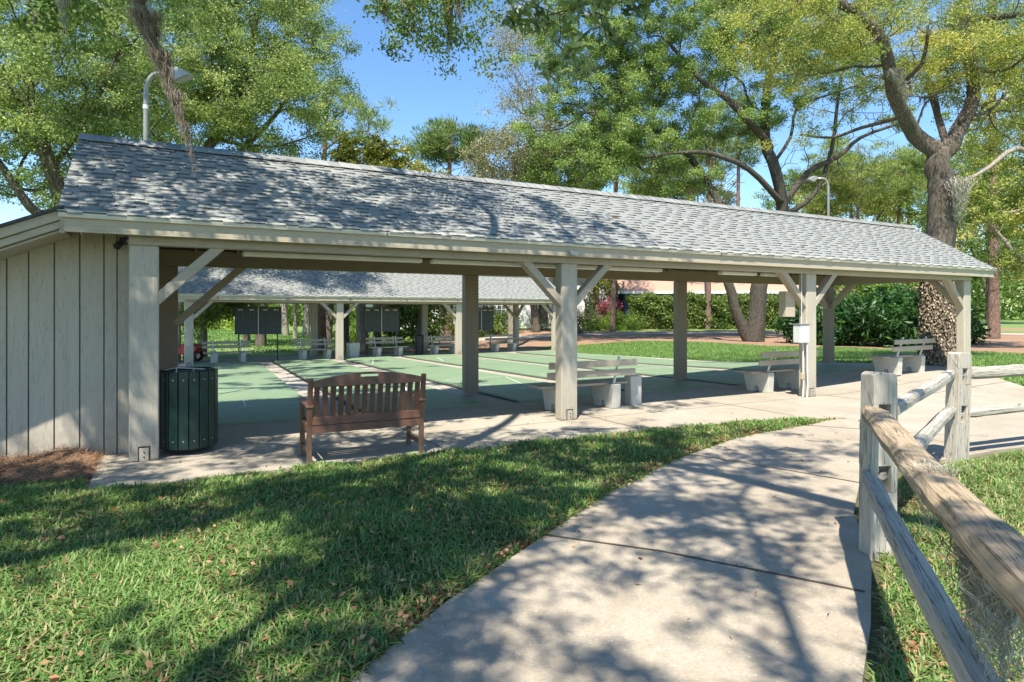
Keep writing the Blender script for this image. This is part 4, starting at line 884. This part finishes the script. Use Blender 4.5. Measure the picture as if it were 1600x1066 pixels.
# ---- overhead canopy trees behind the camera (dapple everything) ----
def back_to(q, H): t_ = (H-q[2])/SUNV.z; return np.array(q)+np.array(SUNV)*t_
rng = np.random.default_rng(77)
def shade_clusters(polys, rng):
    out = []
    for (x0, x1, y0, y1, h, n, H0, H1, f) in polys:
        k = 0
        while k < n:
            q = (rng.uniform(x0, x1), rng.uniform(y0, y1), h)
            if f and not f(q): continue
            c = back_to(q, rng.uniform(H0, H1))
            if inframe(c, .09): 
                k += .25; continue
            out.append(c); k += 1
    return out
cl = shade_clusters([(-6.5, .3, 3.9, 6.3, 0, 165, 6.5, 9, lambda q: not (-2.4 < q[0] < -1.2 and q[1] < 4.4)), (-1.6, .2, 2.6, 4.4, 0, 14, 7, 9, None), (.5, 2.6, 6.4, 8.2, 0, 14, 7, 9, None), (-4.5, 1.5, 6.4, 8.2, .5, 56, 6.5, 9, None), (-5.5, -1, 7.0, 9.2, 3.3, 70, 6.5, 9, None), (-1, 2.5, 8.2, 10.5, 3.3, 20, 7.5, 9.5, None), (-7.5, -4.2, 6, 8, 1.6, 34, 7, 9, None), (-1, 2.2, 1.8, 6.8, 0, 46, 6.3, 8.5, lambda q: q[0] < 1.7 or q[1] > 4.6), (0, 3.2, 4.9, 7.8, 0, 20, 7, 9.5, None), (-4, 5, -4, 2, 0, 30, 8, 11, None), (1, 4.6, 6.5, 9, 0, 9, 8, 10, None)], rng)
b = (-9.0, -3.5, gzz(-9.0, -3.5))
hang = [np.array(PP(x, y, 8.6+vrng.uniform(-.5, .5))) for x, y in ((570, -25), (600, 5), (628, -10), (650, 25), (668, 48), (690, 60), (712, 40), (735, 15), (705, 5), (675, -10), (640, -40), (740, -30), (660, 70), (718, 75), (700, -45))]
hang2 = [np.array(PP(x, y, 5.2)) for x, y in ((95, -20), (140, 10), (60, -40), (250, -40), (130, -60))]
tree('overhanging_oak', 'overhead oak whose mossy twigs hang into the top of the picture', b,
     [([b, (-8.9, -3.4, 2.2), (-8.6, -3.1, 4.2), (-7.8, -2.4, 6.2)], .40, .26), ([(-7.8, -2.4, 6.1), (-4.4, -.5, 7.6), (-2.2, 2.0, 8.2), (-1.2, 4.4, 8.4), (-.9, 6.6, 7.8), (-1.2, 8.0, 6.4)], .16, .04),
      ([(-7.8, -2.3, 6), (-6.8, 0, 7.0), (-6.2, 2.0, 7.2), (-5.3, 3.6, 6.6), (-4.2, 4.9, 5.2)], .14, .04), ([(-4.2, 4.9, 5.2), (-3.4, 5.05, 4.7), PP(205, -30, 5.1), PP(232, 40, 5.1), PP(262, 120, 5.1), PP(285, 185, 5.1)], .06, .008)],
     None, 'leaf_oak', 'bark', 71, .34, 420, .062, .028, tip=.006, pathw=.22, clusters=hang+hang2, tonev=.35, sub2=4, cat='tree')
b = (-3.4, -6.5, gzz(-3.4, -6.5))
tree('shade_oak', 'big oak standing behind the viewpoint that dapples path, lawn and roof', b,
     [([b, (-3.4, -6.4, 3.2), (-3.2, -6.2, 5.2), (-2.8, -5.2, 7.0)], .40, .3), ([(-2.8, -5.2, 7), (-2.6, -2.6, 7.8), (-2.0, .6, 8.2), (-2.4, 3.4, 8.0)], .10, .03),
      ([(-2.8, -5.2, 7), (-.6, -4.6, 8), (1.6, -3.4, 8.6), (3.4, -1.6, 9)], .15, .04), ([(-3.0, -5.6, 6), (-4.6, -3, 7.4), (-5.6, 0, 7.8), (-5.6, 3, 7.4)], .15, .04), ([(-.6, -4.6, 8), (.2, -2, 8.6), (.8, .6, 8.6)], .09, .03), ([(-3.2, -6.2, 5.2), (-1, -7, 7), (1.5, -6.6, 8)], .12, .04)],
     None, 'leaf_oak', 'bark', 73, .25, 215, .10, .052, tip=.014, pathw=.22, clusters=cl, tonev=.35, sub2=6, spr=1.15, cat='tree')
b = (-12.5, 8.5, gzz(-12.5, 8.5)); rng = np.random.default_rng(31)
cl2 = shade_clusters([(-9, -.5, 11.5, 17, -.1, 40, 8.8, 10.5, None), (-12, -5.5, 19, 23.5, 3, 30, 11.5, 13, None), (-8.5, -3, 17, 21, -.3, 16, 11.5, 13, None), (-6.5, -3.5, 7.6, 9.5, 3.4, 14, 8, 9.5, None)], rng)
tree('side_oak', 'tall oak just outside the left edge whose crown shades the courts', b,
     [([b, (-12.4, 8.6, 3.5), (-12, 8.8, 6.2), (-11.4, 9.2, 8.2)], .42, .28), ([(-11.4, 9.2, 8.1), (-8.5, 9.0, 9), (-5.5, 8.8, 9.6), (-3, 9.4, 9.8)], .16, .05), ([(-11.4, 9.2, 8.1), (-9.8, 12, 10.5), (-8, 14.5, 12)], .16, .05)],
     None, 'leaf_oak', 'bark', 74, .40, 300, .13, .07, tip=.008, pathw=.22, clusters=cl2, tonev=.4, sub2=3, cat='tree')
mag = [np.array(PP(x, y, 4.9+vrng.uniform(-.3, .3))) for x, y in ((775, -15), (800, 0), (830, 12), (850, 30), (880, 25), (905, 60), (890, 95), (930, 20), (960, 30), (985, 5), (1000, -20), (870, 70), (920, -20), (862, 118), (948, 62))]
b = (4.9, -2.2, 0.); rng = np.random.default_rng(8)
tree('overhanging_tree', 'overhead tree with larger dark leaves hanging at the top middle', b,
     [([b, (4.7, -2, 2), (4.2, -1.4, 4), (3.2, .4, 5.4), (1.8, 2.6, 5.5), (.9, 4.2, 4.7), (.6, 4.8, 4.2)], .26, .02), ([(4.2, -1.4, 4), (4.6, -1, 6), (4.2, 0, 8)], .14, .04)],
     None, 'leaf_dark', 'bark', 72, .13, 46, .10, .042, tip=.004, pathw=.15, clusters=mag+[np.array((rng.uniform(2.6, 6), rng.uniform(-3.5, .4), rng.uniform(6.2, 8.4))) for i in range(2)], tonev=.85, sub2=2)
# ---- hanging spanish moss ----
def moss(name, label, spec, seed, width=.004, m='moss_gray', curl=.02, parent=None, step=.05):
    rng = np.random.default_rng(seed); V = []; F = []; T = []
    for (p, length, spread, n, drift) in spec:
        p = np.array(p, float); drift = np.array(drift, float)
        for i in range(n):
            s = p+rng.normal(size=3)*spread*np.array([1, 1, .3]); ln = length*rng.uniform(.25, 1)*(rng.uniform(.5, 1)); k = max(5, int(ln/step)); q = s.copy(); tn = rng.random(); w = rng.normal(size=3)*width; base = len(V)
            ph = rng.uniform(0, 6.28, 2)
            for j in range(k+1):
                f = j/k; taper = 1-f*.75; c = s*(1-0)+drift*ln*f+np.array([math.sin(ph[0]+j*1.3)*curl, math.cos(ph[1]+j*1.1)*curl, -ln*f]); c[:2] = c[:2]*1-(s[:2]-p[:2])*f*.7
                ww = np.array([width*taper, width*.4*taper, 0]) if j % 2 else np.array([width*taper*.6, -width*.6*taper, 0])
                V += [c-ww, c+ww]; T += [tn, tn]
                if j: a = base+2*(j-1); F.append((a, a+1, a+3, a+2))
    o = np_mesh(name, V, [np.array(F)], M[m], parent, np.clip(T, 0, 1))
    if label: tag(o, label, 'moss')
    return o
moss('spanish_moss', 'long grey moss streamer hanging down over the left part of the near roof', [(PP(208, -40, 5.05), .45, .06, 420, (.2, 0, 0)), (PP(225, 20, 5.05), .45, .06, 520, (.28, 0, 0)), (PP(248, 80, 5.05), .50, .045, 380, (.30, 0, 0)), (PP(270, 140, 5.05), .55, .025, 150, (.25, 0, 0)), (PP(288, 190, 5.05), .5, .01, 40, (.2, 0, 0))], 1, .0025, 'moss_brown', curl=.022)
moss('spanish_moss', 'short grey moss tuft hanging at the top left corner', [(PP(98, -30, 5.0), .55, .025, 120, (.04, 0, 0)), (PP(30, -30, 5), .3, .03, 60, (0, 0, 0))], 2)
moss('spanish_moss', 'grey moss hanging from the twigs at the top middle', [(PP(700, -20, 8.5), 1.05, .05, 260, (0.02, 0, 0)), (PP(640, -5, 8.5), .6, .05, 120, (.1, 0, 0)), (PP(715, -30, 8.5), .75, .05, 160, (.05, 0, 0)), (PP(600, 0, 8.5), .5, .05, 60, (.15, 0, 0))], 3, .005, 'moss_brown')
moss('spanish_moss', 'curly grey moss tangle hanging from the near fence rail', [((1.455, 2.02, .91), .50, .035, 90, (.0, 0, 0)), ((1.41, 1.92, .91), .58, .04, 108, (0, 0, 0)), ((1.37, 1.82, .91), .5, .04, 63, (0.0, 0, 0)), ((1.33, 1.72, .91), .5, .04, 90, (0, 0, 0))], 4, .0032, curl=.016, step=.016)
moss('spanish_moss', 'wisp of dry moss draped over the top of the tan rail', [((1.655, 2.50, .99), .10, .05, 260, (.0, 0, 0)), ((1.69, 2.60, .93), .30, .03, 90, (0, 0, 0))], 5, .0013, curl=.018, step=.02)
for lb, sp in (('grey moss hanging high in the upright fork of the knotty oak', (Q(1500, 10, -.5), 1.2, .12, 160, (.1, 0, 0))), ('grey moss beard on the left limb of the knotty oak', (Q(1398, 110, -1), .9, .10, 120, (.4, 0, 0))), ('large grey moss bunch on the right side of the knotty oak trunk', (Q(1500, 280, -.6), 1.3, .16, 160, (0, 0, 0)))): moss('spanish_moss', lb, [sp], 6, .008, curl=.05)
# ---- hedges, shrubs ----
def shrub(name, label, ells, leafm, seed, cr=.3, nl=120, L=.1, W=.05, group=None, cat='shrub', tonev=.5, up=0., stems=True, core=True):
    rng = np.random.default_rng(seed); c0 = np.mean([e[0] for e in ells], 0); z0 = gzz(c0[0], c0[1]); r = empty(name, (c0[0], c0[1], z0), 0, label, cat, group); b = np.array((c0[0], c0[1], z0))
    Ps = []; Ts = []
    for (c, rad, n) in ells:
        for i in range(n):
            d = rng.normal(size=3); d /= np.linalg.norm(d); q = np.array(c)+d*np.array(rad)*rng.uniform(.7, 1.0); 
            if q[2] < gzz(q[0], q[1])+.03: q[2] = gzz(q[0], q[1])+rng.uniform(.03, .3)
            tn = tonev+rng.normal()*.12; m_ = int(nl*rng.uniform(.6, 1.3)); P = q+rng.normal(size=(m_, 3))*cr*.5; P[:, 2] = np.maximum(P[:, 2], gzz(q[0], q[1])); Ps.append(P-b); Ts.append(np.clip(tn+rng.normal(size=m_)*.17, 0, 1))
    P = np.concatenate(Ps); V, F, T = leaf_verts(P, L, W, rng, up, None, np.concatenate(Ts)); np_mesh('foliage', V, [F], M[leafm], r, T)
    k = MB()
    for (c, rad, n) in ells:
        for j in range(3):
            a = rng.uniform(0, 6.28); p = np.array(c)-b; k.tube([(p[0]+math.cos(a)*.1, p[1]+math.sin(a)*.1, 0 if abs(p[2]) < 9 else p[2]), (p[0]+math.cos(a)*rad[0]*.4, p[1]+math.sin(a)*rad[1]*.4, p[2]+rad[2]*.4)], [.04, .015], 5)
    k.make('stem', M['bark'], r); return r
def hedge(name, label, x0, x1, y, d, h, leafm, seed, n, L, W, tonev=.5):
    rng = np.random.default_rng(seed); xm = (x0+x1)/2; z0 = gzz(xm, y); r = empty(name, (xm, y, z0), 0, label, 'hedge')
    MB().bb(-(x1-x0)/2+.3, (x1-x0)/2-.3, .4, d, 0, h-.35).make('inner_twigs', M['bark'], r)
    X = rng.uniform(x0, x1, n)-xm; Zz = rng.uniform(0, 1, n); lump = .25*np.sin(X*1.7)+.2*np.sin(X*3.9+1)+.18*np.sin(Zz*9+X*2.3)
    top = rng.random(n) < .35; Y = np.where(top, rng.uniform(0, d, n), .15+lump*.6+rng.normal(size=n)*.16); H = np.where(top, h+lump*.5+rng.normal(size=n)*.12, Zz*(h+lump*.5))
    V, F, T = leaf_verts(np.stack([X, Y, H], 1), L, W, rng, 0, None, np.clip(tonev+rng.normal(size=n)*.2+.1*lump, 0, 1)); np_mesh('foliage', V, [F], M[leafm], r, T)
xh0, yh = GP(985, 515.5); yh = 50.; 
hedge('hedge', 'long clipped hedge in front of the terracotta roofed house', (985-800)/1000*50, (1300-800)/1000*50, 50., 2.2, 2.35, 'leaf_hedge', 81, 60000, .19, .10, .66)
def E(px, py, Z, r, n): return (PP(px, py, Z), r, n)
shrub('philodendron', 'dark leafy clump left of the electrical box', [E(1265, 505, 33, (1.0, .9, .8), 26), E(1240, 515, 33, (.6, .6, .5), 10)], 'fern', 82, .45, 90, .34, .11, cat='shrub', tonev=.35)
shrub('philodendron', 'large dark philodendron thicket left of the clad oak', [E(1325, 500, 31, (1.4, 1, 1.0), 46), E(1375, 500, 30, (1.3, 1, 1.0), 46), E(1420, 505, 29, (1.1, 1, 1.1), 40), E(1400, 480, 31, (1.4, 1, .8), 30), E(1302, 520, 31, (.6, .6, .6), 14)], 'fern', 83, .5, 95, .36, .10, tonev=.5)
shrub('shrub', 'bright green bush row above the philodendron thicket', [E(1345, 455, 40, (2.2, 1.5, .9), 40), E(1415, 455, 42, (2.2, 1.5, 1.3), 40)], 'lime', 84, .6, 120, .2, .1, tonev=.3)
shrub('shrub', 'dark shrub right of the clad oak trunk', [E(1500, 515, 32, (.8, .7, .9), 24)], 'fern', 85, .4, 80, .24, .1)
shrub('shrub', 'yellow green bush row at the foot of the pink flowering shrub', [E(925, 503, 48, (1.0, .8, .9), 20), E(955, 505, 48, (1.1, .8, .8), 20), E(985, 507, 49, (1.0, .8, .7), 18)], 'lime', 86, .35, 110, .15, .07)
shrub('flowering_shrub', 'pink flowering shrub beyond the courts, beside a pine trunk', [E(955, 485, 51, (1.0, .8, .8), 18)], 'pinkf', 87, .4, 100, .14, .08, tonev=.6)
shrub('shrub', 'pale green bush row below the white building, right of the third far post', [E(850, 502, 48, (1.1, .8, .8), 20), E(885, 500, 48, (1.2, .9, 1.0), 22), E(915, 502, 47.5, (.9, .8, .8), 14)], 'leaf_tan', 88, .35, 110, .14, .06, tonev=.6)
shrub('shrub', 'green leafy bushes in front of the white building wall', [E(750, 512, 46, (1, .8, .6), 16), E(790, 508, 46, (1.1, .8, .8), 22), E(770, 500, 46.5, (.8, .8, .8), 14)], 'leaf_hedge', 89, .35, 110, .16, .08, tonev=.6)
shrub('shrub', 'tall broad leaved bush beside the middle scoreboard', [E(630, 500, 37, (1.3, 1.1, 1.2), 40), E(648, 475, 38, (1.3, 1.1, 1.2), 34), E(620, 470, 38, (1.0, 1, 1), 24), E(675, 490, 39, (1.1, 1, 1.3), 28)], 'leaf_hedge', 90, .45, 110, .2, .1, tonev=.6)
shrub('shrub', 'green bushes left of the pale gnarled trunk', [E(548, 515, 40, (.7, .7, .7), 14), E(720, 505, 44, (1, .8, 1.0), 20), E(555, 525, 38, (.7, .6, .4), 10)], 'lime', 91, .35, 90, .16, .08, tonev=.4)
shrub('shrub', 'lime coloured bush mass on the golf lawn left of the scoreboards', [E(345, 500, 72, (3.2, 2, 2.2), 46), E(395, 505, 70, (2.6, 2, 1.7), 34), E(300, 505, 72, (2.6, 2, 1.6), 30)], 'lime', 92, .9, 120, .3, .15, tonev=.6)
shrub('palm_shrub', 'tall palm like shrub between two pine trunks beyond the courts', [E(938, 462, 51.5, (1.3, 1, 1.8), 30)], 'leaf_mag', 93, .5, 60, .45, .08, tonev=.2)
# ---- distant woods, one mass ----
rng = np.random.default_rng(55); N = 150000
ang = rng.uniform(-.95, 1.0, N); D = rng.uniform(85, 125, N); X = np.tan(ang)*D*.98; 
cell = np.floor(X/5.); hcell = 5.5+3.2*np.sin(cell*12.9898)+1.8*np.sin(X*.9); hcell = np.where(X > 0, hcell+6, hcell+1.5)
Zw = rng.uniform(0, 1, N)**.8*np.maximum(hcell, 2.5)
V, F, T = leaf_verts(np.stack([X, D, Zw-.4], 1), .75, .42, rng, 0, None, np.clip(.45+.2*np.sin(cell*7.7)+rng.normal(size=N)*.18, 0, 1))
tag(np_mesh('distant_woods', V, [F], M['leaf_oak'], None, T), 'distant belt of woods closing the view behind houses and lawns', 'woods', kind='stuff')

# ---- grass blades ----
def in_poly(x, y, poly):
    inside = np.zeros(len(x), bool); n = len(poly)
    for i in range(n):
        x1, y1 = poly[i]; x2, y2 = poly[(i+1) % n]
        c = ((y1 > y) != (y2 > y)) & (x < (x2-x1)*(y-y1)/((y2-y1)+1e-12)+x1); inside ^= c
    return inside
def blades(name, label, poly, dens, hgt, wid, seed, excl=(), drop=None, dead=.12, kind='stuff', parent=None, tone0=.45, flop=1.):
    rng = np.random.default_rng(seed); xs, ys = zip(*poly); x0, x1, y0, y1 = min(xs), max(xs), min(ys), max(ys); n = int((x1-x0)*(y1-y0)*dens)
    x = rng.uniform(x0, x1, n); y = rng.uniform(y0, y1, n); k = in_poly(x, y, poly)
    for e in excl: k &= ~in_poly(x, y, e)
    # visible wedge only
    k &= (np.abs(x) < y*1.15+1.0) & (y > 1.2)
    x = x+rng.normal(size=n)*0; patch = np.sin(x*2.1+1.3*np.sin(y*1.7))*np.sin(y*2.6+x*.8)+.5*np.sin(x*6.3+y*4.1); k &= rng.random(n) < np.clip(.75+.35*patch, .28, 1)*np.where(np.sin(x*1.3+2.2)*np.sin(y*1.9+x*.5)+.35*np.sin(x*5+y*3) > .93, .25, 1)
    far = np.clip(1.25-y/14., .35, 1); k &= rng.random(n) < far
    x, y, patch = x[k], y[k], patch[k]; n = len(x); g = gz(x, y)
    a = rng.uniform(0, 2*np.pi, n); h = hgt*rng.uniform(.45, 1.25, n)*np.clip(1+.2*patch, .6, 1.3); w = wid*rng.uniform(.6, 1.2, n)*(1+np.clip((y-5)/9, 0, 1)); lean = rng.uniform(.25, 1.5, n)*flop
    dx, dy = np.cos(a), np.sin(a); sx, sy = -dy, dx
    b = np.stack([x, y, g-.04], 1); s = np.stack([sx*w/2, sy*w/2, 0*w], 1); d = np.stack([dx, dy, 0*dx], 1)
    z = np.array([0, 0, 1.]); m = b+d*(h*lean*.30)[:, None]+z*(h*.60)[:, None]; t = b+d*(h*lean*.95)[:, None]+z*(h*np.clip(1.05-.35*lean, .35, 1))[:, None]
    V = np.stack([b-s, b+s, m+s*.95, m-s*.95, t], 1).reshape(-1, 3); i5 = np.arange(n)*5
    tn = np.clip(rng.normal(tone0, .16, n)+.06*patch, 0, .8); dd = rng.random(n) < np.clip(dead-.10*patch, .02, .6); tn = np.where(dd, rng.uniform(.88, 1, n), tn)
    F4 = np.stack([i5, i5+1, i5+2, i5+3], 1); F3 = np.stack([i5+3, i5+2, i5+4], 1)
    o = np_mesh(name, V, [F4, F3], M['grass'], parent, np.repeat(tn, 5))
    return tag(o, label, 'grass', kind=kind)
moundc = [xy_of(-4, .6), xy_of(-.45, .6), xy_of(-.5, -.1), xy_of(-.75, -.55), xy_of(-1.6, -.55), xy_of(-4, -.35)]
lawnL = [(-9, 2.2), (-1.4, 2.2)]+[(-1.03, 2.2)]+[(x+.025*math.sin(i*5), y-.02) for i, (x, y) in enumerate(PATH_L[2:])]+UV([(9.0, -1.78), (8.1, -1.52), (6.8, -1.28), (4.6, -1.19), (1.5, -1.10), (-.44, -1.13), (-.48, -.6), (-5, .3)])
blades('grass', 'coarse green grass between slab and path', lawnL, 9500, .095, .0122, 1, excl=(moundc,), dead=.2, tone0=.5)
lawnR = [(1.40, 2.2), (1.56, 2.75), (1.90, 3.25), (2.40, 4.15), (2.85, 5.1), (3.32, 5.8), (4.05, 6.4), (4.9, 6.85), (5.6, 7.2), (6.5, 7.7), (10.9, 9.0), (9.8, 1.2), (1.1, 1.2)]
blades('grass', 'green grass inside the split rail fence', lawnR, 7500, .08, .010, 2, dead=.3, tone0=.5)
lawnF = UV([(15.2, -3.4), (14.95, -1.8), (15.9, -.9), (18.0, .2), (18, 2), (17.2, 4.6), (17.3, 21), (24, 27), (34, 21), (36, 8), (30, -6), (18, -8)])
def far_blades(name, label, poly, dens, h, w, seed, excl=()):
    rng = np.random.default_rng(seed); xs, ys = zip(*poly); n = int((max(xs)-min(xs))*(max(ys)-min(ys))*dens); x = rng.uniform(min(xs), max(xs), n); y = rng.uniform(min(ys), max(ys), n); k = in_poly(x, y, poly) & (np.abs(x) < y*.84)
    for e in excl: k &= ~in_poly(x, y, e)
    x, y = x[k], y[k]; P = np.stack([x, y, gz(x, y)-.05], 1); d = rng.normal(size=(len(x), 3))*.5; d[:, 2] = 1
    V, F, T = leaf_verts(P, h, w, rng, .2, d, np.clip(rng.normal(.62, .14, len(x)), 0, .8)); return tag(np_mesh(name, V, [F], M['grass'], None, T), label, 'grass', kind='stuff')
far_blades('grass', 'mown lawn beyond the courts on the right', lawnF, 420, .11, .03, 4, excl=(mulch_poly,))
far_blades('grass', 'golf lawn behind the far pavilion', [(-34, 30), (-10, 31), (-6, 34), (-3, 60), (-48, 70)], 60, .14, .08, 5)
# dead leaves
def scatter_leaves(name, label, polys, seed):
    rng = np.random.default_rng(seed); Ps = []
    for (poly, dens, z) in polys:
        xs, ys = zip(*poly); n = int((max(xs)-min(xs))*(max(ys)-min(ys))*dens)+1; x = rng.uniform(min(xs), max(xs), n); y = rng.uniform(min(ys), max(ys), n); k = in_poly(x, y, poly); x, y = x[k], y[k]; Ps.append(np.stack([x, y, gz(x, y)+z+rng.uniform(0, .02, len(x))], 1))
    P = np.concatenate(Ps); d = rng.normal(size=P.shape); d[:, 2] *= .25
    V, F, T = leaf_verts(P, .045, .022, rng, 0, d, rng.random(len(P))); return tag(np_mesh(name, V, [F], M['deadleaf'], None, T), label, 'leaves', kind='stuff')
def band(pts, w, side=-1):
    out = []; 
    for i, p in enumerate(pts):
        q = pts[min(i+1, len(pts)-1)]; r_ = pts[max(i-1, 0)]; d = Vector((q[0]-r_[0], q[1]-r_[1])).normalized(); out.append((p[0]+side*d.y*w, p[1]-side*d.x*w))
    return out
edge = PATH_L[1:11]
scatter_leaves('fallen_leaves', 'brown fallen oak leaves along the path edges and over the grass', [(edge+band(edge, .13)[::-1], 1100, .0), (lawnL, 90, .02), (lawnR[:6]+[(3.6, 5.2), (2.6, 3.6), (2.0, 2.2)], 900, -.01), (path_poly, 2.2, .004), (UV([(0, -1), (8, -1.1), (8, 1.5), (0, 1.5)]), 2.0, .004)], 5)
# roof litter
o = MB(); o.prism([(0, 0), (.13, .01), (.17, .05), (.08, .07), (.01, .05)], 'z', 0, .015); o = o.make('roof_leaf_litter', M['mulch'], None, loc=(*nl(6.55, .42), 3.12)); o.rotation_euler = (R(28), 0, A0); tag(o, 'small clump of brown leaf litter lying on the middle of the roof', 'leaf litter')
rl = np.random.default_rng(17); n = 170; uu = rl.uniform(-.5, 16.5, n); vv = rl.uniform(-.1, 1.6, n); x_, y_ = OX+uu*CA-vv*SA, OY+uu*SA+vv*CA; P = np.stack([x_, y_, 2.62+(vv+.19)*(3.79-2.62)/1.89+.012], 1)
dd = rl.normal(size=(n, 3)); dd[:, 2] = dd[:, 1]*.5
V, F, T = leaf_verts(P, .05, .025, rl, 0, dd, rl.random(n)); tag(np_mesh('roof_leaves', V, [F], M['deadleaf'], None, T), 'brown leaves scattered over the near roof shingles', 'leaves', kind='stuff')
# pine straw mound at the shed foot
rng = np.random.default_rng(9); n = 60; V = []; F = []
gx, gy = np.meshgrid(np.linspace(-4, -.42, 70), np.linspace(-.62, .56, 30)); 
hm = lambda u, v: .11*np.clip(1-((v-.22)/.75)**2, 0, 1)*np.clip((-.40-u)/.35, 0, 1)**.6*(1+.25*np.sin(u*7)+.2*np.sin(v*9+u*3))-.03
H = hm(gx, gy); xs = OX+gx*CA-gy*SA; ys = OY+gx*SA+gy*CA; V = np.stack([xs, ys, H], -1).reshape(-1, 3); nx = 70; F = [(j*nx+i, j*nx+i+1, (j+1)*nx+i+1, (j+1)*nx+i) for j in range(29) for i in range(nx-1)]
tag(np_mesh('mulch_mound', V, [np.array(F)], M['mulch'], None, smooth=True), None, None, kind='structure')
n = 26000; u = rng.uniform(-3, -.36, n); v = rng.uniform(-.62, .55, n); v = np.where(rng.random(n) < .5, np.clip(v, -.45, .55), v); P = np.stack([OX+u*CA-v*SA, OY+u*SA+v*CA, hm(u, v)+.003], 1); d = rng.normal(size=(n, 3)); d[:, 2] *= .28
V, F, T = leaf_verts(P, .11, .003, rng, 0, d, rng.random(n)); tag(np_mesh('pine_straw', V, [F], M['straw'], None, T), 'reddish brown pine straw heaped at the foot of the shed wall', 'pine straw', kind='stuff')
